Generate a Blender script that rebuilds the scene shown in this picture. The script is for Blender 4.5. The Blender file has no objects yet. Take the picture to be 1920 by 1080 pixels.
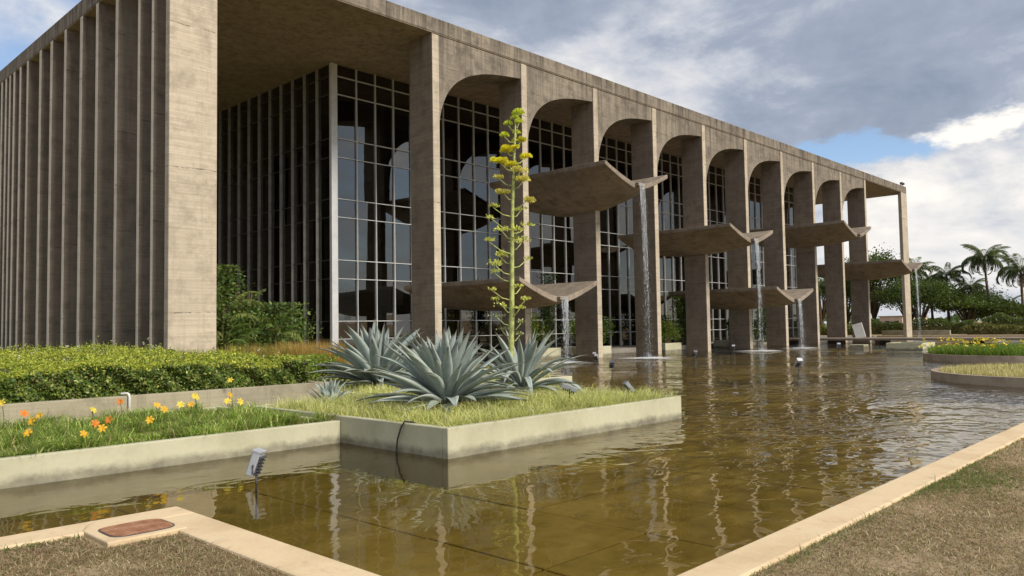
import bpy, bmesh, math, random
import numpy as np
from mathutils import Matrix, Vector

random.seed(7)
RNG = np.random.default_rng(11)
SC = bpy.context.scene
COL = SC.collection
PI = math.pi

# ------------------------------------------------------------------ camera
cam_d = bpy.data.cameras.new('camera')
cam_d.sensor_width = 36.0
cam_d.lens = 1472.97 / 1920 * 36.0
cam_d.clip_start = 0.05
cam_d.clip_end = 6000.0
cam = bpy.data.objects.new('camera', cam_d)
COL.objects.link(cam)
yaw, pitch, roll, EYE = 0.8079, 0.0509, -0.0161, 1.7333
fwd = Vector((math.sin(yaw) * math.cos(pitch), math.cos(yaw) * math.cos(pitch), math.sin(pitch)))
rgt = Vector((math.cos(yaw), -math.sin(yaw), 0))
upv = rgt.cross(fwd)
r2 = math.cos(roll) * rgt + math.sin(roll) * upv
u2 = -math.sin(roll) * rgt + math.cos(roll) * upv
M = Matrix.Identity(4)
for i in range(3):
    M[i][0], M[i][1], M[i][2] = r2[i], u2[i], -fwd[i]
M[2][3] = EYE
cam.matrix_world = M
SC.camera = cam

# ------------------------------------------------------------------ light
SUN_EL = math.radians(40)
SUN_DIR = Vector((0.06, -1.0, 0)).normalized()          # horizontal direction towards the sun
sun_vec = Vector((SUN_DIR.x * math.cos(SUN_EL), SUN_DIR.y * math.cos(SUN_EL), math.sin(SUN_EL)))
sun_d = bpy.data.lights.new('sun', 'SUN')
sun_d.energy = 2.7
sun_d.angle = math.radians(18)
sun_d.color = (1.0, 0.925, 0.82)
sun = bpy.data.objects.new('sun', sun_d)
COL.objects.link(sun)
sun.rotation_euler = sun_vec.to_track_quat('Z', 'Y').to_euler()
sun.location = (0, -30, 60)

world = bpy.data.worlds.new('World')
SC.world = world
world.use_nodes = True
SC.view_settings.view_transform = 'Standard'
SC.view_settings.look = 'None'
SC.view_settings.gamma = 1.0
SC.view_settings.use_curve_mapping = False
SC.view_settings.exposure = 0.74


def build_sky():
    nt = world.node_tree
    nt.nodes.clear()
    N, L = nt.nodes, nt.links
    def math_(op, a, b=None, c=None, clamp=False):
        n = N.new('ShaderNodeMath'); n.operation = op; n.use_clamp = clamp
        for k, v in enumerate((a, b, c)):
            if v is None: continue
            if isinstance(v, (int, float)): n.inputs[k].default_value = v
            else: L.new(v, n.inputs[k])
        return n.outputs[0]
    tc = N.new('ShaderNodeTexCoord')
    sep = N.new('ShaderNodeSeparateXYZ'); L.new(tc.outputs['Generated'], sep.inputs[0])
    z = math_('MAXIMUM', sep.outputs[2], 0.0)
    den = math_('ADD', z, 0.16)
    comb = N.new('ShaderNodeCombineXYZ')
    L.new(math_('DIVIDE', sep.outputs[0], den), comb.inputs[0])
    L.new(math_('DIVIDE', sep.outputs[1], den), comb.inputs[1])
    comb.inputs[2].default_value = 1.7
    def noise(scale, detail, rough, off, dist=0.0):
        mp = N.new('ShaderNodeMapping'); mp.inputs['Location'].default_value = off
        L.new(comb.outputs[0], mp.inputs[0])
        n = N.new('ShaderNodeTexNoise'); n.inputs['Scale'].default_value = scale
        n.inputs['Detail'].default_value = detail; n.inputs['Roughness'].default_value = rough
        n.inputs['Distortion'].default_value = dist
        L.new(mp.outputs[0], n.inputs['Vector'])
        return n.outputs[0]
    def dnoise(scale, stretch, detail, rough, off, dist=0.0):
        mp = N.new('ShaderNodeMapping'); mp.inputs['Location'].default_value = off; mp.inputs['Scale'].default_value = stretch
        L.new(tc.outputs['Generated'], mp.inputs[0])
        n = N.new('ShaderNodeTexNoise'); n.inputs['Scale'].default_value = scale
        n.inputs['Detail'].default_value = detail; n.inputs['Roughness'].default_value = rough
        n.inputs['Distortion'].default_value = dist
        L.new(mp.outputs[0], n.inputs['Vector'])
        return n.outputs[0]
    # azimuth and height of the view direction, both warped so that no cloud has a clean outline
    wa = math_('SUBTRACT', dnoise(5.0, (1, 1, 2.2), 7, .62, (2, 5, 1)), .5)
    wz = math_('SUBTRACT', dnoise(6.0, (1, 1, 2.2), 7, .62, (7, 1, 3)), .5)
    az = math_('ADD', math_('ARCTAN2', sep.outputs[0], sep.outputs[1]), math_('MULTIPLY', wa, .42))
    el = math_('ADD', sep.outputs[2], math_('MULTIPLY', wz, .17))
    def blob(a0, e0, ra, re, soft=1.0):
        u = math_('DIVIDE', math_('SUBTRACT', az, a0), ra)
        v = math_('DIVIDE', math_('SUBTRACT', el, e0), re)
        d = math_('SQRT', math_('ADD', math_('MULTIPLY', u, u), math_('MULTIPLY', v, v)))
        mr = N.new('ShaderNodeMapRange'); mr.interpolation_type = 'SMOOTHSTEP'
        mr.inputs['From Min'].default_value = 1.0 + soft * .5; mr.inputs['From Max'].default_value = max(0.0, 1.0 - soft * .6)
        L.new(d, mr.inputs['Value'])
        return mr.outputs[0]
    big = noise(0.50, 5, 0.55, (3.1, 1.7, 0), 0.3)
    fine = noise(1.3, 9, 0.58, (8.4, 2.2, 0), 0.25)
    puff = dnoise(7.5, (1, 1, 2.0), 10, .60, (3.3, 1.2, 4.0), .25)
    cov = math_('ADD', math_('MULTIPLY', big, 0.55), math_('ADD', math_('MULTIPLY', fine, 0.35), math_('MULTIPLY', puff, 0.45)))
    cov = math_('ADD', cov, math_('MULTIPLY', blob(1.25, .33, .38, .16), 0.40))
    cov = math_('ADD', cov, math_('MULTIPLY', blob(.85, .33, .34, .20), 0.30))
    cov = math_('ADD', cov, math_('MULTIPLY', blob(1.36, .09, .26, .09), 0.35))
    cov = math_('SUBTRACT', cov, math_('MULTIPLY', blob(1.225, .190, .12, .030, 1.7), 0.62))
    cov = math_('SUBTRACT', cov, math_('MULTIPLY', blob(.33, .33, .14, .12), 0.09))
    mr = N.new('ShaderNodeMapRange'); mr.interpolation_type = 'SMOOTHSTEP'
    mr.inputs['From Min'].default_value = 0.44; mr.inputs['From Max'].default_value = 0.78
    L.new(cov, mr.inputs['Value'])
    shade = math_('ADD', math_('ADD', math_('MULTIPLY', fine, 0.36), math_('MULTIPLY', puff, 0.74)), 0.08)
    shade = math_('SUBTRACT', shade, math_('MULTIPLY', blob(1.25, .32, .30, .12, 1.5), 0.18))
    shade = math_('SUBTRACT', shade, math_('MULTIPLY', blob(.78, .40, .16, .08), 0.14))
    shade = math_('ADD', shade, math_('MULTIPLY', blob(.96, .27, .14, .08, 1.4), 0.18))
    shade = math_('ADD', shade, math_('MULTIPLY', blob(1.34, .10, .17, .07, 1.3), 0.19))
    shade = math_('ADD', shade, math_('MULTIPLY', blob(1.345, .216, .055, .020), 0.38))
    ramp = N.new('ShaderNodeValToRGB')
    els = ramp.color_ramp.elements
    els[0].position = 0.26; els[0].color = (0.225, 0.28, 0.38, 1)
    els[1].position = 0.90; els[1].color = (1.05, 0.99, 0.92, 1)
    e = els.new(0.50); e.color = (0.36, 0.41, 0.51, 1)
    e = els.new(0.62); e.color = (0.56, 0.59, 0.66, 1)
    e = els.new(0.76); e.color = (0.82, 0.81, 0.80, 1)
    L.new(shade, ramp.inputs[0])
    sky = N.new('ShaderNodeTexSky'); sky.sky_type = 'NISHITA'; sky.sun_disc = False
    sky.sun_elevation = SUN_EL
    sky.sun_rotation = math.atan2(SUN_DIR.x, SUN_DIR.y)
    sky.altitude = 1100
    b1 = N.new('ShaderNodeBackground'); b1.inputs[1].default_value = 0.10
    L.new(sky.outputs[0], b1.inputs[0])
    b2 = N.new('ShaderNodeBackground'); b2.inputs[1].default_value = 0.63
    L.new(ramp.outputs[0], b2.inputs[0])
    mx = N.new('ShaderNodeMixShader')
    L.new(mr.outputs[0], mx.inputs[0]); L.new(b1.outputs[0], mx.inputs[1]); L.new(b2.outputs[0], mx.inputs[2])
    out = N.new('ShaderNodeOutputWorld'); L.new(mx.outputs[0], out.inputs[0])


build_sky()

# ------------------------------------------------------------------ helpers
WORLD_INV = {}


def set_parent(o, parent):
    o.parent = parent
    if parent is not None and parent.name in WORLD_INV:
        o.matrix_parent_inverse = WORLD_INV[parent.name]


def tag(o, label=None, cat=None, group=None, kind=None):
    if label: o['label'] = label
    if cat: o['category'] = cat
    if group: o['group'] = group
    if kind: o['kind'] = kind
    return o


def empty(name, loc, rz=0.0, keep_world=False):
    """keep_world: children are given in world coordinates"""
    o = bpy.data.objects.new(name, None)
    o.empty_display_size = 0.3
    COL.objects.link(o)
    o.location = loc
    o.rotation_euler = (0, 0, rz)
    if keep_world:
        WORLD_INV[o.name] = (Matrix.Translation(loc) @ Matrix.Rotation(rz, 4, 'Z')).inverted()
    return o


class MB:
    def __init__(self):
        self.v = []; self.f = []
    def box(self, x0, x1, y0, y1, z0, z1):
        b = len(self.v)
        self.v += [(x0, y0, z0), (x1, y0, z0), (x1, y1, z0), (x0, y1, z0), (x0, y0, z1), (x1, y0, z1), (x1, y1, z1), (x0, y1, z1)]
        self.f += [(b + 3, b + 2, b + 1, b), (b + 4, b + 5, b + 6, b + 7), (b, b + 1, b + 5, b + 4), (b + 1, b + 2, b + 6, b + 5), (b + 2, b + 3, b + 7, b + 6), (b + 3, b, b + 4, b + 7)]
        return self
    def tube(self, pts, rad, n=8, cap=True):
        b = len(self.v)
        pts = [Vector(p) for p in pts]
        if not hasattr(rad, '__len__'): rad = [rad] * len(pts)
        ref = Vector((0, 0, 1))
        for i, p in enumerate(pts):
            t = (pts[min(i + 1, len(pts) - 1)] - pts[max(i - 1, 0)])
            if t.length < 1e-9: t = Vector((0, 0, 1))
            t.normalize()
            a = ref.cross(t)
            if a.length < 0.05: a = Vector((1, 0, 0)).cross(t)
            a.normalize(); c = t.cross(a)
            for k in range(n):
                w = 2 * PI * k / n
                self.v.append(tuple(p + (a * math.cos(w) + c * math.sin(w)) * rad[i]))
        for i in range(len(pts) - 1):
            for k in range(n):
                k2 = (k + 1) % n
                self.f.append((b + i * n + k, b + i * n + k2, b + (i + 1) * n + k2, b + (i + 1) * n + k))
        if cap:
            self.f.append(tuple(b + k for k in reversed(range(n))))
            e = b + (len(pts) - 1) * n
            self.f.append(tuple(e + k for k in range(n)))
        return self
    def disc_prism(self, cx, cy, r, z0, z1, n=64, sx=1.0, sy=1.0):
        b = len(self.v)
        for zz in (z0, z1):
            for k in range(n):
                w = 2 * PI * k / n
                self.v.append((cx + r * sx * math.cos(w), cy + r * sy * math.sin(w), zz))
        self.f.append(tuple(b + k for k in reversed(range(n))))
        self.f.append(tuple(b + n + k for k in range(n)))
        for k in range(n):
            k2 = (k + 1) % n
            self.f.append((b + k, b + k2, b + n + k2, b + n + k))
        return self
    def build(self, name, mat, parent=None, smooth=False, bevel=0.0, seg=2):
        me = bpy.data.meshes.new(name)
        me.from_pydata(self.v, [], self.f)
        me.validate()
        me.materials.append(mat)
        if smooth:
            me.polygons.foreach_set('use_smooth', [True] * len(me.polygons))
        o = bpy.data.objects.new(name, me)
        COL.objects.link(o)
        if parent is not None: set_parent(o, parent)
        if bevel > 0:
            m = o.modifiers.new('bevel', 'BEVEL'); m.width = bevel; m.segments = seg; m.limit_method = 'ANGLE'
            m.angle_limit = math.radians(40)
        return o


def np_mesh(name, verts, quads, mat, parent=None, colors=None, tris=None, smooth=False):
    me = bpy.data.meshes.new(name)
    verts = np.asarray(verts, dtype=np.float32)
    nv = len(verts); me.vertices.add(nv)
    me.vertices.foreach_set('co', verts.ravel())
    quads = np.asarray(quads, dtype=np.int32).reshape(-1, 4)
    tris = np.asarray(tris if tris is not None else [], dtype=np.int32).reshape(-1, 3)
    loops = np.concatenate([quads.ravel(), tris.ravel()])
    me.loops.add(len(loops)); me.loops.foreach_set('vertex_index', loops)
    npol = len(quads) + len(tris)
    me.polygons.add(npol)
    starts = np.concatenate([np.arange(len(quads)) * 4, len(quads) * 4 + np.arange(len(tris)) * 3]).astype(np.int32)
    me.polygons.foreach_set('loop_start', starts)
    if smooth: me.polygons.foreach_set('use_smooth', np.ones(npol, dtype=bool))
    me.update(calc_edges=True)
    if colors is not None:
        ca = me.color_attributes.new('tint', 'FLOAT_COLOR', 'POINT')
        c4 = np.ones((nv, 4), dtype=np.float32); c4[:, :3] = colors
        ca.data.foreach_set('color', c4.ravel())
    me.materials.append(mat)
    o = bpy.data.objects.new(name, me)
    COL.objects.link(o)
    if parent is not None: set_parent(o, parent)
    return o


def pick_colors(n, palette, jitter=0.15):
    pal = np.array([p[:3] for p in palette]); w = np.array([p[3] for p in palette]); w = w / w.sum()
    c = pal[RNG.choice(len(pal), n, p=w)]
    return np.clip(c * (1 + RNG.normal(0, jitter, (n, 1))), 0.003, 1)


def leaf_cloud(name, c, size, colors, mat, parent=None, aspect=0.5, up=0.3, out=None):
    """one diamond leaf per centre"""
    n = len(c)
    size = np.broadcast_to(np.asarray(size, float), (n,))[:, None]
    nrm = RNG.normal(0, 1, (n, 3)); nrm[:, 2] += up * 3
    if out is not None: nrm += out
    nrm /= np.linalg.norm(nrm, axis=1, keepdims=True)
    t = np.cross(nrm, RNG.normal(0, 1, (n, 3))); t /= np.linalg.norm(t, axis=1, keepdims=True) + 1e-9
    b = np.cross(nrm, t)
    v = np.stack([c - t * size * .5, c + b * size * aspect * .5, c + t * size * .5, c - b * size * aspect * .5], 1).reshape(-1, 3)
    q = np.arange(n * 4).reshape(n, 4)
    return np_mesh(name, v, q, mat, parent, np.repeat(colors, 4, axis=0))


def blades(name, base, h, width, lean, colors, mat, parent=None, curl=0.5):
    """grass blades: a quad and a tip triangle each"""
    n = len(base)
    az = RNG.uniform(0, 2 * PI, n)
    d = np.stack([np.cos(az), np.sin(az), np.zeros(n)], 1)
    face = az + PI / 2 + RNG.normal(0, .6, n)
    s = np.stack([np.cos(face), np.sin(face), np.zeros(n)], 1) * (width * .5)[:, None]
    up = np.array([0, 0, 1.0])
    mid = base + up * (h * .55)[:, None] + d * (h * lean * .35)[:, None]
    tip = base + up * (h * (1 - curl * np.clip(lean, 0, 1) * .6))[:, None] + d * (h * lean)[:, None]
    v = np.stack([base - s, base + s, mid + s * .8, mid - s * .8, tip], 1).reshape(-1, 3)
    k = np.arange(n)[:, None] * 5
    q = k + np.array([[0, 1, 2, 3]]); t = k + np.array([[3, 2, 4]])
    return np_mesh(name, v, q, mat, parent, np.repeat(colors, 5, axis=0), t)


# ------------------------------------------------------------------ materials
class NB:
    def __init__(self, name):
        self.m = bpy.data.materials.new(name); self.m.use_nodes = True
        self.N = self.m.node_tree.nodes; self.L = self.m.node_tree.links
        self.N.clear()
        self.out = self.N.new('ShaderNodeOutputMaterial')
        self.pos = self.N.new('ShaderNodeNewGeometry').outputs['Position']
    def link(self, a, b): self.L.new(a, b)
    def new(self, t): return self.N.new(t)
    def noise(self, scale, detail=4, rough=.55, vec=None, stretch=None, dist=0.0, off=(0, 0, 0)):
        n = self.new('ShaderNodeTexNoise')
        n.inputs['Scale'].default_value = scale; n.inputs['Detail'].default_value = detail
        n.inputs['Roughness'].default_value = rough; n.inputs['Distortion'].default_value = dist
        v = vec if vec is not None else self.pos
        if stretch or off != (0, 0, 0):
            mp = self.new('ShaderNodeMapping'); mp.inputs['Scale'].default_value = stretch or (1, 1, 1)
            mp.inputs['Location'].default_value = off
            self.link(v, mp.inputs[0]); v = mp.outputs[0]
        self.link(v, n.inputs['Vector'])
        return n.outputs[0]
    def ramp(self, fac, stops):
        r = self.new('ShaderNodeValToRGB'); e = r.color_ramp.elements
        def c4(c): return tuple(c) + (1,) if len(c) == 3 else c
        e[0].position = stops[0][0]; e[0].color = c4(stops[0][1])
        e[1].position = stops[-1][0]; e[1].color = c4(stops[-1][1])
        for p, c in stops[1:-1]:
            x = e.new(p); x.color = c4(c)
        self.link(fac, r.inputs[0]); return r.outputs[0]
    def mix(self, fac, a, b, mode='MIX'):
        m = self.new('ShaderNodeMix'); m.data_type = 'RGBA'; m.blend_type = mode
        for idx, v in ((0, fac), (6, a), (7, b)):
            if isinstance(v, (int, float)): m.inputs[idx].default_value = v
            elif isinstance(v, tuple): m.inputs[idx].default_value = tuple(v) + (1,) if len(v) == 3 else v
            else: self.link(v, m.inputs[idx])
        return m.outputs[2]
    def math(self, op, a, b=None, clamp=False):
        n = self.new('ShaderNodeMath'); n.operation = op; n.use_clamp = clamp
        for k, v in enumerate((a, b)):
            if v is None: continue
            if isinstance(v, (int, float)): n.inputs[k].default_value = v
            else: self.link(v, n.inputs[k])
        return n.outputs[0]
    def sepz(self):
        s = self.new('ShaderNodeSeparateXYZ'); self.link(self.pos, s.inputs[0]); return s.outputs
    def maprange(self, v, a, b, c=0.0, d=1.0):
        n = self.new('ShaderNodeMapRange'); self.link(v, n.inputs[0])
        for k, x in zip((1, 2, 3, 4), (a, b, c, d)): n.inputs[k].default_value = x
        return n.outputs[0]
    def bump(self, h, strength, dist=0.02, normal=None):
        b = self.new('ShaderNodeBump'); b.inputs['Strength'].default_value = strength; b.inputs['Distance'].default_value = dist
        self.link(h, b.inputs['Height'])
        if normal is not None: self.link(normal, b.inputs['Normal'])
        return b.outputs[0]
    def principled(self, col, rough=.8, normal=None, spec=.3, metal=0.0):
        p = self.new('ShaderNodeBsdfPrincipled')
        if isinstance(col, tuple): p.inputs['Base Color'].default_value = tuple(col) + (1,)
        else: self.link(col, p.inputs['Base Color'])
        if isinstance(rough, (int, float)): p.inputs['Roughness'].default_value = rough
        else: self.link(rough, p.inputs['Roughness'])
        p.inputs['Specular IOR Level'].default_value = spec; p.inputs['Metallic'].default_value = metal
        if normal is not None: self.link(normal, p.inputs['Normal'])
        return p
    def done(self, sh):
        self.link(sh.outputs[0], self.out.inputs[0]); return self.m


def mat_concrete(name, light, mid, dark, stain=.5, joints=3.12, board=.6):
    b = NB(name)
    big = b.noise(.35, 6, .6)
    col = b.ramp(big, [(.3, mid), (.52, light), (.75, mid)])
    blotch = b.noise(1.6, 8, .68, off=(5, 2, 1))
    col = b.mix(b.maprange(blotch, .47, .70, 0, .8), col, dark)
    # drips below edges: vertical streaks
    drip = b.noise(1.0, 7, .65, stretch=(5.5, 5.5, .28), off=(3, 8, 0))
    col = b.mix(b.maprange(drip, .52, .78, 0, stain), col, dark)
    # board marks: narrow horizontal lines
    boards = b.noise(1.0, 6, .7, stretch=(.5, .5, 16))
    col = b.mix(b.maprange(boards, .35, .7, board * .7, 0), col, dark)
    grain = b.noise(34, 5, .7)
    col = b.mix(b.maprange(grain, .35, .75, .28, 0), col, dark)
    pock = b.noise(9, 3, .8, off=(1, 4, 9))
    col = b.mix(b.maprange(pock, .66, .74, 0, .5), col, tuple(c * .4 for c in dark))
    s = b.sepz()
    # rain streaks running down from the roof edge, dying out lower on the wall
    rain = b.noise(1.0, 6, .7, stretch=(3.2, 3.2, .10), off=(6, 3, 1))
    top_ = b.math('ADD', b.maprange(s[2], 12.5, 15.2, 0, .75), b.maprange(s[2], 15.6, 16.1, 0, .5))
    col = b.mix(b.math('MULTIPLY', b.maprange(rain, .45, .66, 0, 1.0), top_, True), col, tuple(c * .75 for c in dark))
    wob = b.math('ADD', s[2], b.math('MULTIPLY', b.noise(.7, 3), .22))
    fr = b.math('FRACT', b.math('DIVIDE', wob, joints))
    near = b.math('ABSOLUTE', b.math('SUBTRACT', fr, .5))
    lift = b.new('ShaderNodeTexWhiteNoise'); lift.noise_dimensions = '2D'
    cl_ = b.new('ShaderNodeCombineXYZ'); b.link(b.math('FLOOR', b.math('ADD', b.math('DIVIDE', wob, joints), .5)), cl_.inputs[0]); b.link(b.math('FLOOR', b.math('DIVIDE', b.math('ADD', s[0], s[1]), 3.1)), cl_.inputs[1])
    b.link(cl_.outputs[0], lift.inputs[0])
    col = b.mix(b.math('MULTIPLY', lift.outputs[0], .28), col, dark)
    line = b.math('MULTIPLY', b.maprange(near, .006, .0015, 0, 1), b.maprange(b.noise(2.2, 5, .7, off=(2, 2, 7)), .44, .56, 0, .75))
    col = b.mix(line, col, tuple(c * .3 for c in dark))
    h = b.math('ADD', b.math('MULTIPLY', boards, .6), b.math('ADD', b.math('MULTIPLY', grain, .35), b.math('MULTIPLY', line, -.8)))
    n = b.bump(h, .55, .03)
    return b.done(b.principled(col, .88, n, .2))


def mat_plain(name, col, rough=.6, var=.2, scale=6, spec=.35, metal=0.0, bump=0.0):
    b = NB(name)
    nz = b.noise(scale, 5, .6)
    c = b.mix(b.maprange(nz, .3, .7, 0, 1), tuple(x * (1 - var) for x in col), tuple(min(1, x * (1 + var)) for x in col))
    n = b.bump(nz, bump, .02) if bump else None
    return b.done(b.principled(c, rough, n, spec, metal))


def mat_leaf(name, rough=.5, trans=.3, spec=.3):
    b = NB(name)
    at = b.new('ShaderNodeAttribute'); at.attribute_name = 'tint'
    p = b.principled(at.outputs['Color'], rough, None, spec)
    t = b.new('ShaderNodeBsdfTranslucent')
    b.link(b.mix(.5, at.outputs['Color'], (.30, .36, .04)), t.inputs[0])
    m = b.new('ShaderNodeMixShader'); m.inputs[0].default_value = trans
    b.link(p.outputs[0], m.inputs[1]); b.link(t.outputs[0], m.inputs[2])
    return b.done(m)


def mat_water():
    b = NB('pool_water')
    # small wind ripples; a noise field decides where the breeze ruffles the pool
    w1 = b.noise(1.0, 2, .45, stretch=(1.9, 2.6, 1), dist=.5)
    w2 = b.noise(1.0, 1, .4, stretch=(4.6, 5.6, 1), dist=.4, off=(4, 1, 0))
    w3 = b.noise(1.0, 2, .5, stretch=(.55, .8, 1), off=(7, 3, 0))
    breeze = b.maprange(b.noise(.16, 3, .5, off=(1.2, 3.4, 0)), .36, .62, .30, 1.15)
    s = b.sepz()
    far = b.maprange(s[0], 5, 24, .27, 1.5)                 # falls keep the far basin moving
    amp = b.math('MULTIPLY', breeze, far)
    h = b.math('ADD', b.math('MULTIPLY', w1, .6), b.math('ADD', b.math('MULTIPLY', b.math('MULTIPLY', w2, amp), .30), b.math('MULTIPLY', w3, .7)))
    h = b.math('MULTIPLY', h, amp)
    n = b.bump(h, .8, .10)
    fr = b.new('ShaderNodeFresnel'); fr.inputs[0].default_value = 1.33; b.link(n, fr.inputs['Normal'])
    tr = b.new('ShaderNodeBsdfTransparent'); tr.inputs[0].default_value = (.88, .82, .60, 1)
    gl = b.new('ShaderNodeBsdfGlossy'); gl.inputs['Roughness'].default_value = .015; b.link(n, gl.inputs['Normal'])
    gl.inputs[0].default_value = (.95, .95, .95, 1)
    m = b.new('ShaderNodeMixShader'); b.link(fr.outputs[0], m.inputs[0])
    b.link(tr.outputs[0], m.inputs[1]); b.link(gl.outputs[0], m.inputs[2])
    return b.done(m)


def mat_glass():
    b = NB('tinted_glass')
    n = b.bump(b.noise(.9, 2, .5), .05, .02)
    fr = b.new('ShaderNodeFresnel'); fr.inputs[0].default_value = 1.5; b.link(n, fr.inputs['Normal'])
    fac = b.math('ADD', b.math('MULTIPLY', fr.outputs[0], 1.0), .07)
    tr = b.new('ShaderNodeBsdfTransparent'); tr.inputs[0].default_value = (.36, .38, .39, 1)
    gl = b.new('ShaderNodeBsdfGlossy'); gl.inputs['Roughness'].default_value = .01; b.link(n, gl.inputs['Normal'])
    gl.inputs[0].default_value = (1.0, .95, .87, 1)
    m = b.new('ShaderNodeMixShader'); b.link(fac, m.inputs[0])
    b.link(tr.outputs[0], m.inputs[1]); b.link(gl.outputs[0], m.inputs[2])
    return b.done(m)


def mat_pool_floor():
    b = NB('pool_floor_stone')
    n1 = b.noise(.8, 8, .65); n2 = b.noise(5, 6, .7); n3 = b.noise(.25, 3, .5, off=(3, 3, 3))
    c = b.ramp(n1, [(.28, (.22, .165, .052)), (.5, (.36, .285, .10)), (.72, (.50, .41, .175))])
    c = b.mix(b.maprange(n2, .5, .75, 0, .5), c, (.165, .125, .042))
    c = b.mix(b.maprange(n3, .48, .62, 0, .45), c, (.26, .22, .06))
    return b.done(b.principled(c, .9, b.bump(n2, .3, .02), .1))


def mat_planter():
    b = NB('planter_render')
    n1 = b.noise(.9, 7, .6); n2 = b.noise(14, 5, .7)
    c = b.ramp(n1, [(.3, (.36, .345, .225)), (.55, (.46, .44, .305)), (.75, (.41, .40, .29))])
    c = b.mix(b.maprange(n2, .5, .8, 0, .25), c, (.26, .23, .17))
    s = b.sepz()
    edge = b.math('ADD', s[2], b.math('MULTIPLY', b.noise(3.2, 6, .7, off=(4, 4, 4)), -.22))
    wet = b.math('MULTIPLY', b.maprange(edge, .035, -.055, 0, .8), b.maprange(b.noise(2.0, 5, .7, off=(1, 6, 2)), .3, .6, .45, 1.0))           # algae tide line
    c = b.mix(wet, c, (.10, .088, .066))
    c = b.mix(b.maprange(s[2], -.01, -.05, 0, .9), c, (.25, .20, .075))
    crack = b.noise(1.0, 5, .7, stretch=(2.2, 2.2, .35), off=(9, 1, 1))
    c = b.mix(b.maprange(crack, .64, .72, 0, .4), c, (.16, .14, .10))
    return b.done(b.principled(c, .85, b.bump(n2, .25, .01), .25))


def mat_kerb():
    b = NB('kerb_concrete')
    n1 = b.noise(1.3, 7, .62); n2 = b.noise(30, 4, .7); n3 = b.noise(4.5, 6, .7, off=(2, 7, 1))
    c = b.ramp(n1, [(.28, (.50, .365, .215)), (.52, (.62, .485, .30)), (.74, (.56, .40, .25))])
    c = b.mix(b.maprange(n3, .56, .74, 0, .5), c, (.36, .25, .16))
    c = b.mix(b.maprange(n2, .55, .8, 0, .35), c, (.33, .26, .18))
    return b.done(b.principled(c, .9, b.bump(n2, .4, .008), .2))


def mat_soil(name, a, bb, c):
    b = NB(name)
    n1 = b.noise(.55, 6, .62); n2 = b.noise(9, 8, .72); n3 = b.noise(60, 4, .7)
    col = b.ramp(n1, [(.32, a), (.5, bb), (.68, c)])
    col = b.mix(b.maprange(n2, .42, .72, 0, .7), col, tuple(x * .55 for x in a))
    col = b.mix(b.maprange(n3, .4, .75, 0, .5), col, tuple(min(1, x * 1.5) for x in bb))
    return b.done(b.principled(col, .95, b.bump(n3, .6, .02), .1))


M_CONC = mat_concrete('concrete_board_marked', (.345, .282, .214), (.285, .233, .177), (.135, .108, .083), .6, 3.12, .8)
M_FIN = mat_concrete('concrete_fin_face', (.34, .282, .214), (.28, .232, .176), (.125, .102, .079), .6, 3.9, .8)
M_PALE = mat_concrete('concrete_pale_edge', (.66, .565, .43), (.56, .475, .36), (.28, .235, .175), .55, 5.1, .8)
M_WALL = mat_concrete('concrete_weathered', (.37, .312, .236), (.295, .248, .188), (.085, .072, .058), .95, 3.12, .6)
M_FEDGE = mat_concrete('concrete_fin_edge', (.78, .70, .58), (.70, .62, .51), (.42, .37, .30), .3, 5.1, .4)  # pale fin edges, lightened further: side light the sun misses is in the colour
M_SOFF = mat_concrete('concrete_soffit', (.40, .325, .24), (.34, .275, .20), (.20, .16, .115), .2, 50, .3)
M_ALU = mat_plain('aluminium', (.62, .62, .61), .42, .10, 3, .5, .1)
M_ALUD = mat_plain('aluminium_side', (.40, .39, .36), .45, .15, 3, .5, .5)
M_ALUS = mat_plain('aluminium_dull', (.36, .35, .32), .5, .2, 3, .4, .3)
M_BRONZE = mat_plain('dark_frame', (.09, .085, .08), .5, .2, 3, .4, .2)
M_GLASS = mat_glass()
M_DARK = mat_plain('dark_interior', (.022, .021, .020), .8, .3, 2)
M_SLAB = mat_plain('office_ceiling', (.16, .155, .145), .8, .2, 2)
M_CURT = mat_plain('curtain', (.62, .60, .56), .9, .12, 1.2)
M_WATER = mat_water()
M_FLOOR = mat_pool_floor()
M_PLANT = mat_planter()
M_KERB = mat_kerb()
M_LAWN = mat_soil('dry_lawn', (.27, .175, .105), (.33, .25, .155), (.22, .19, .095))
M_BED = mat_soil('bed_soil', (.17, .13, .06), (.24, .21, .085), (.16, .16, .055))
M_LEAF = mat_leaf('leaf')
M_GRASS = mat_leaf('grass_blade', .6, .42, .2)
M_PETAL = mat_leaf('petal', .55, .35, .2)
M_BARK = mat_plain('bark', (.13, .095, .065), .95, .35, 5, .1, 0, .6)
M_FAL = NB('falling_water')


def mat_fall():
    b = M_FAL
    p = b.principled((.80, .83, .86), .12, None, .8)
    tr = b.new('ShaderNodeBsdfTransparent'); tr.inputs[0].default_value = (.96, .97, .98, 1)
    nz = b.noise(1.0, 5, .65, stretch=(9, 9, 2.2))
    m = b.new('ShaderNodeMixShader'); b.link(b.maprange(nz, (.38), .66, .06, .5), m.inputs[0])
    b.link(tr.outputs[0], m.inputs[1]); b.link(p.outputs[0], m.inputs[2])
    return b.done(m)


M_FALL = mat_fall()


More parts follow.
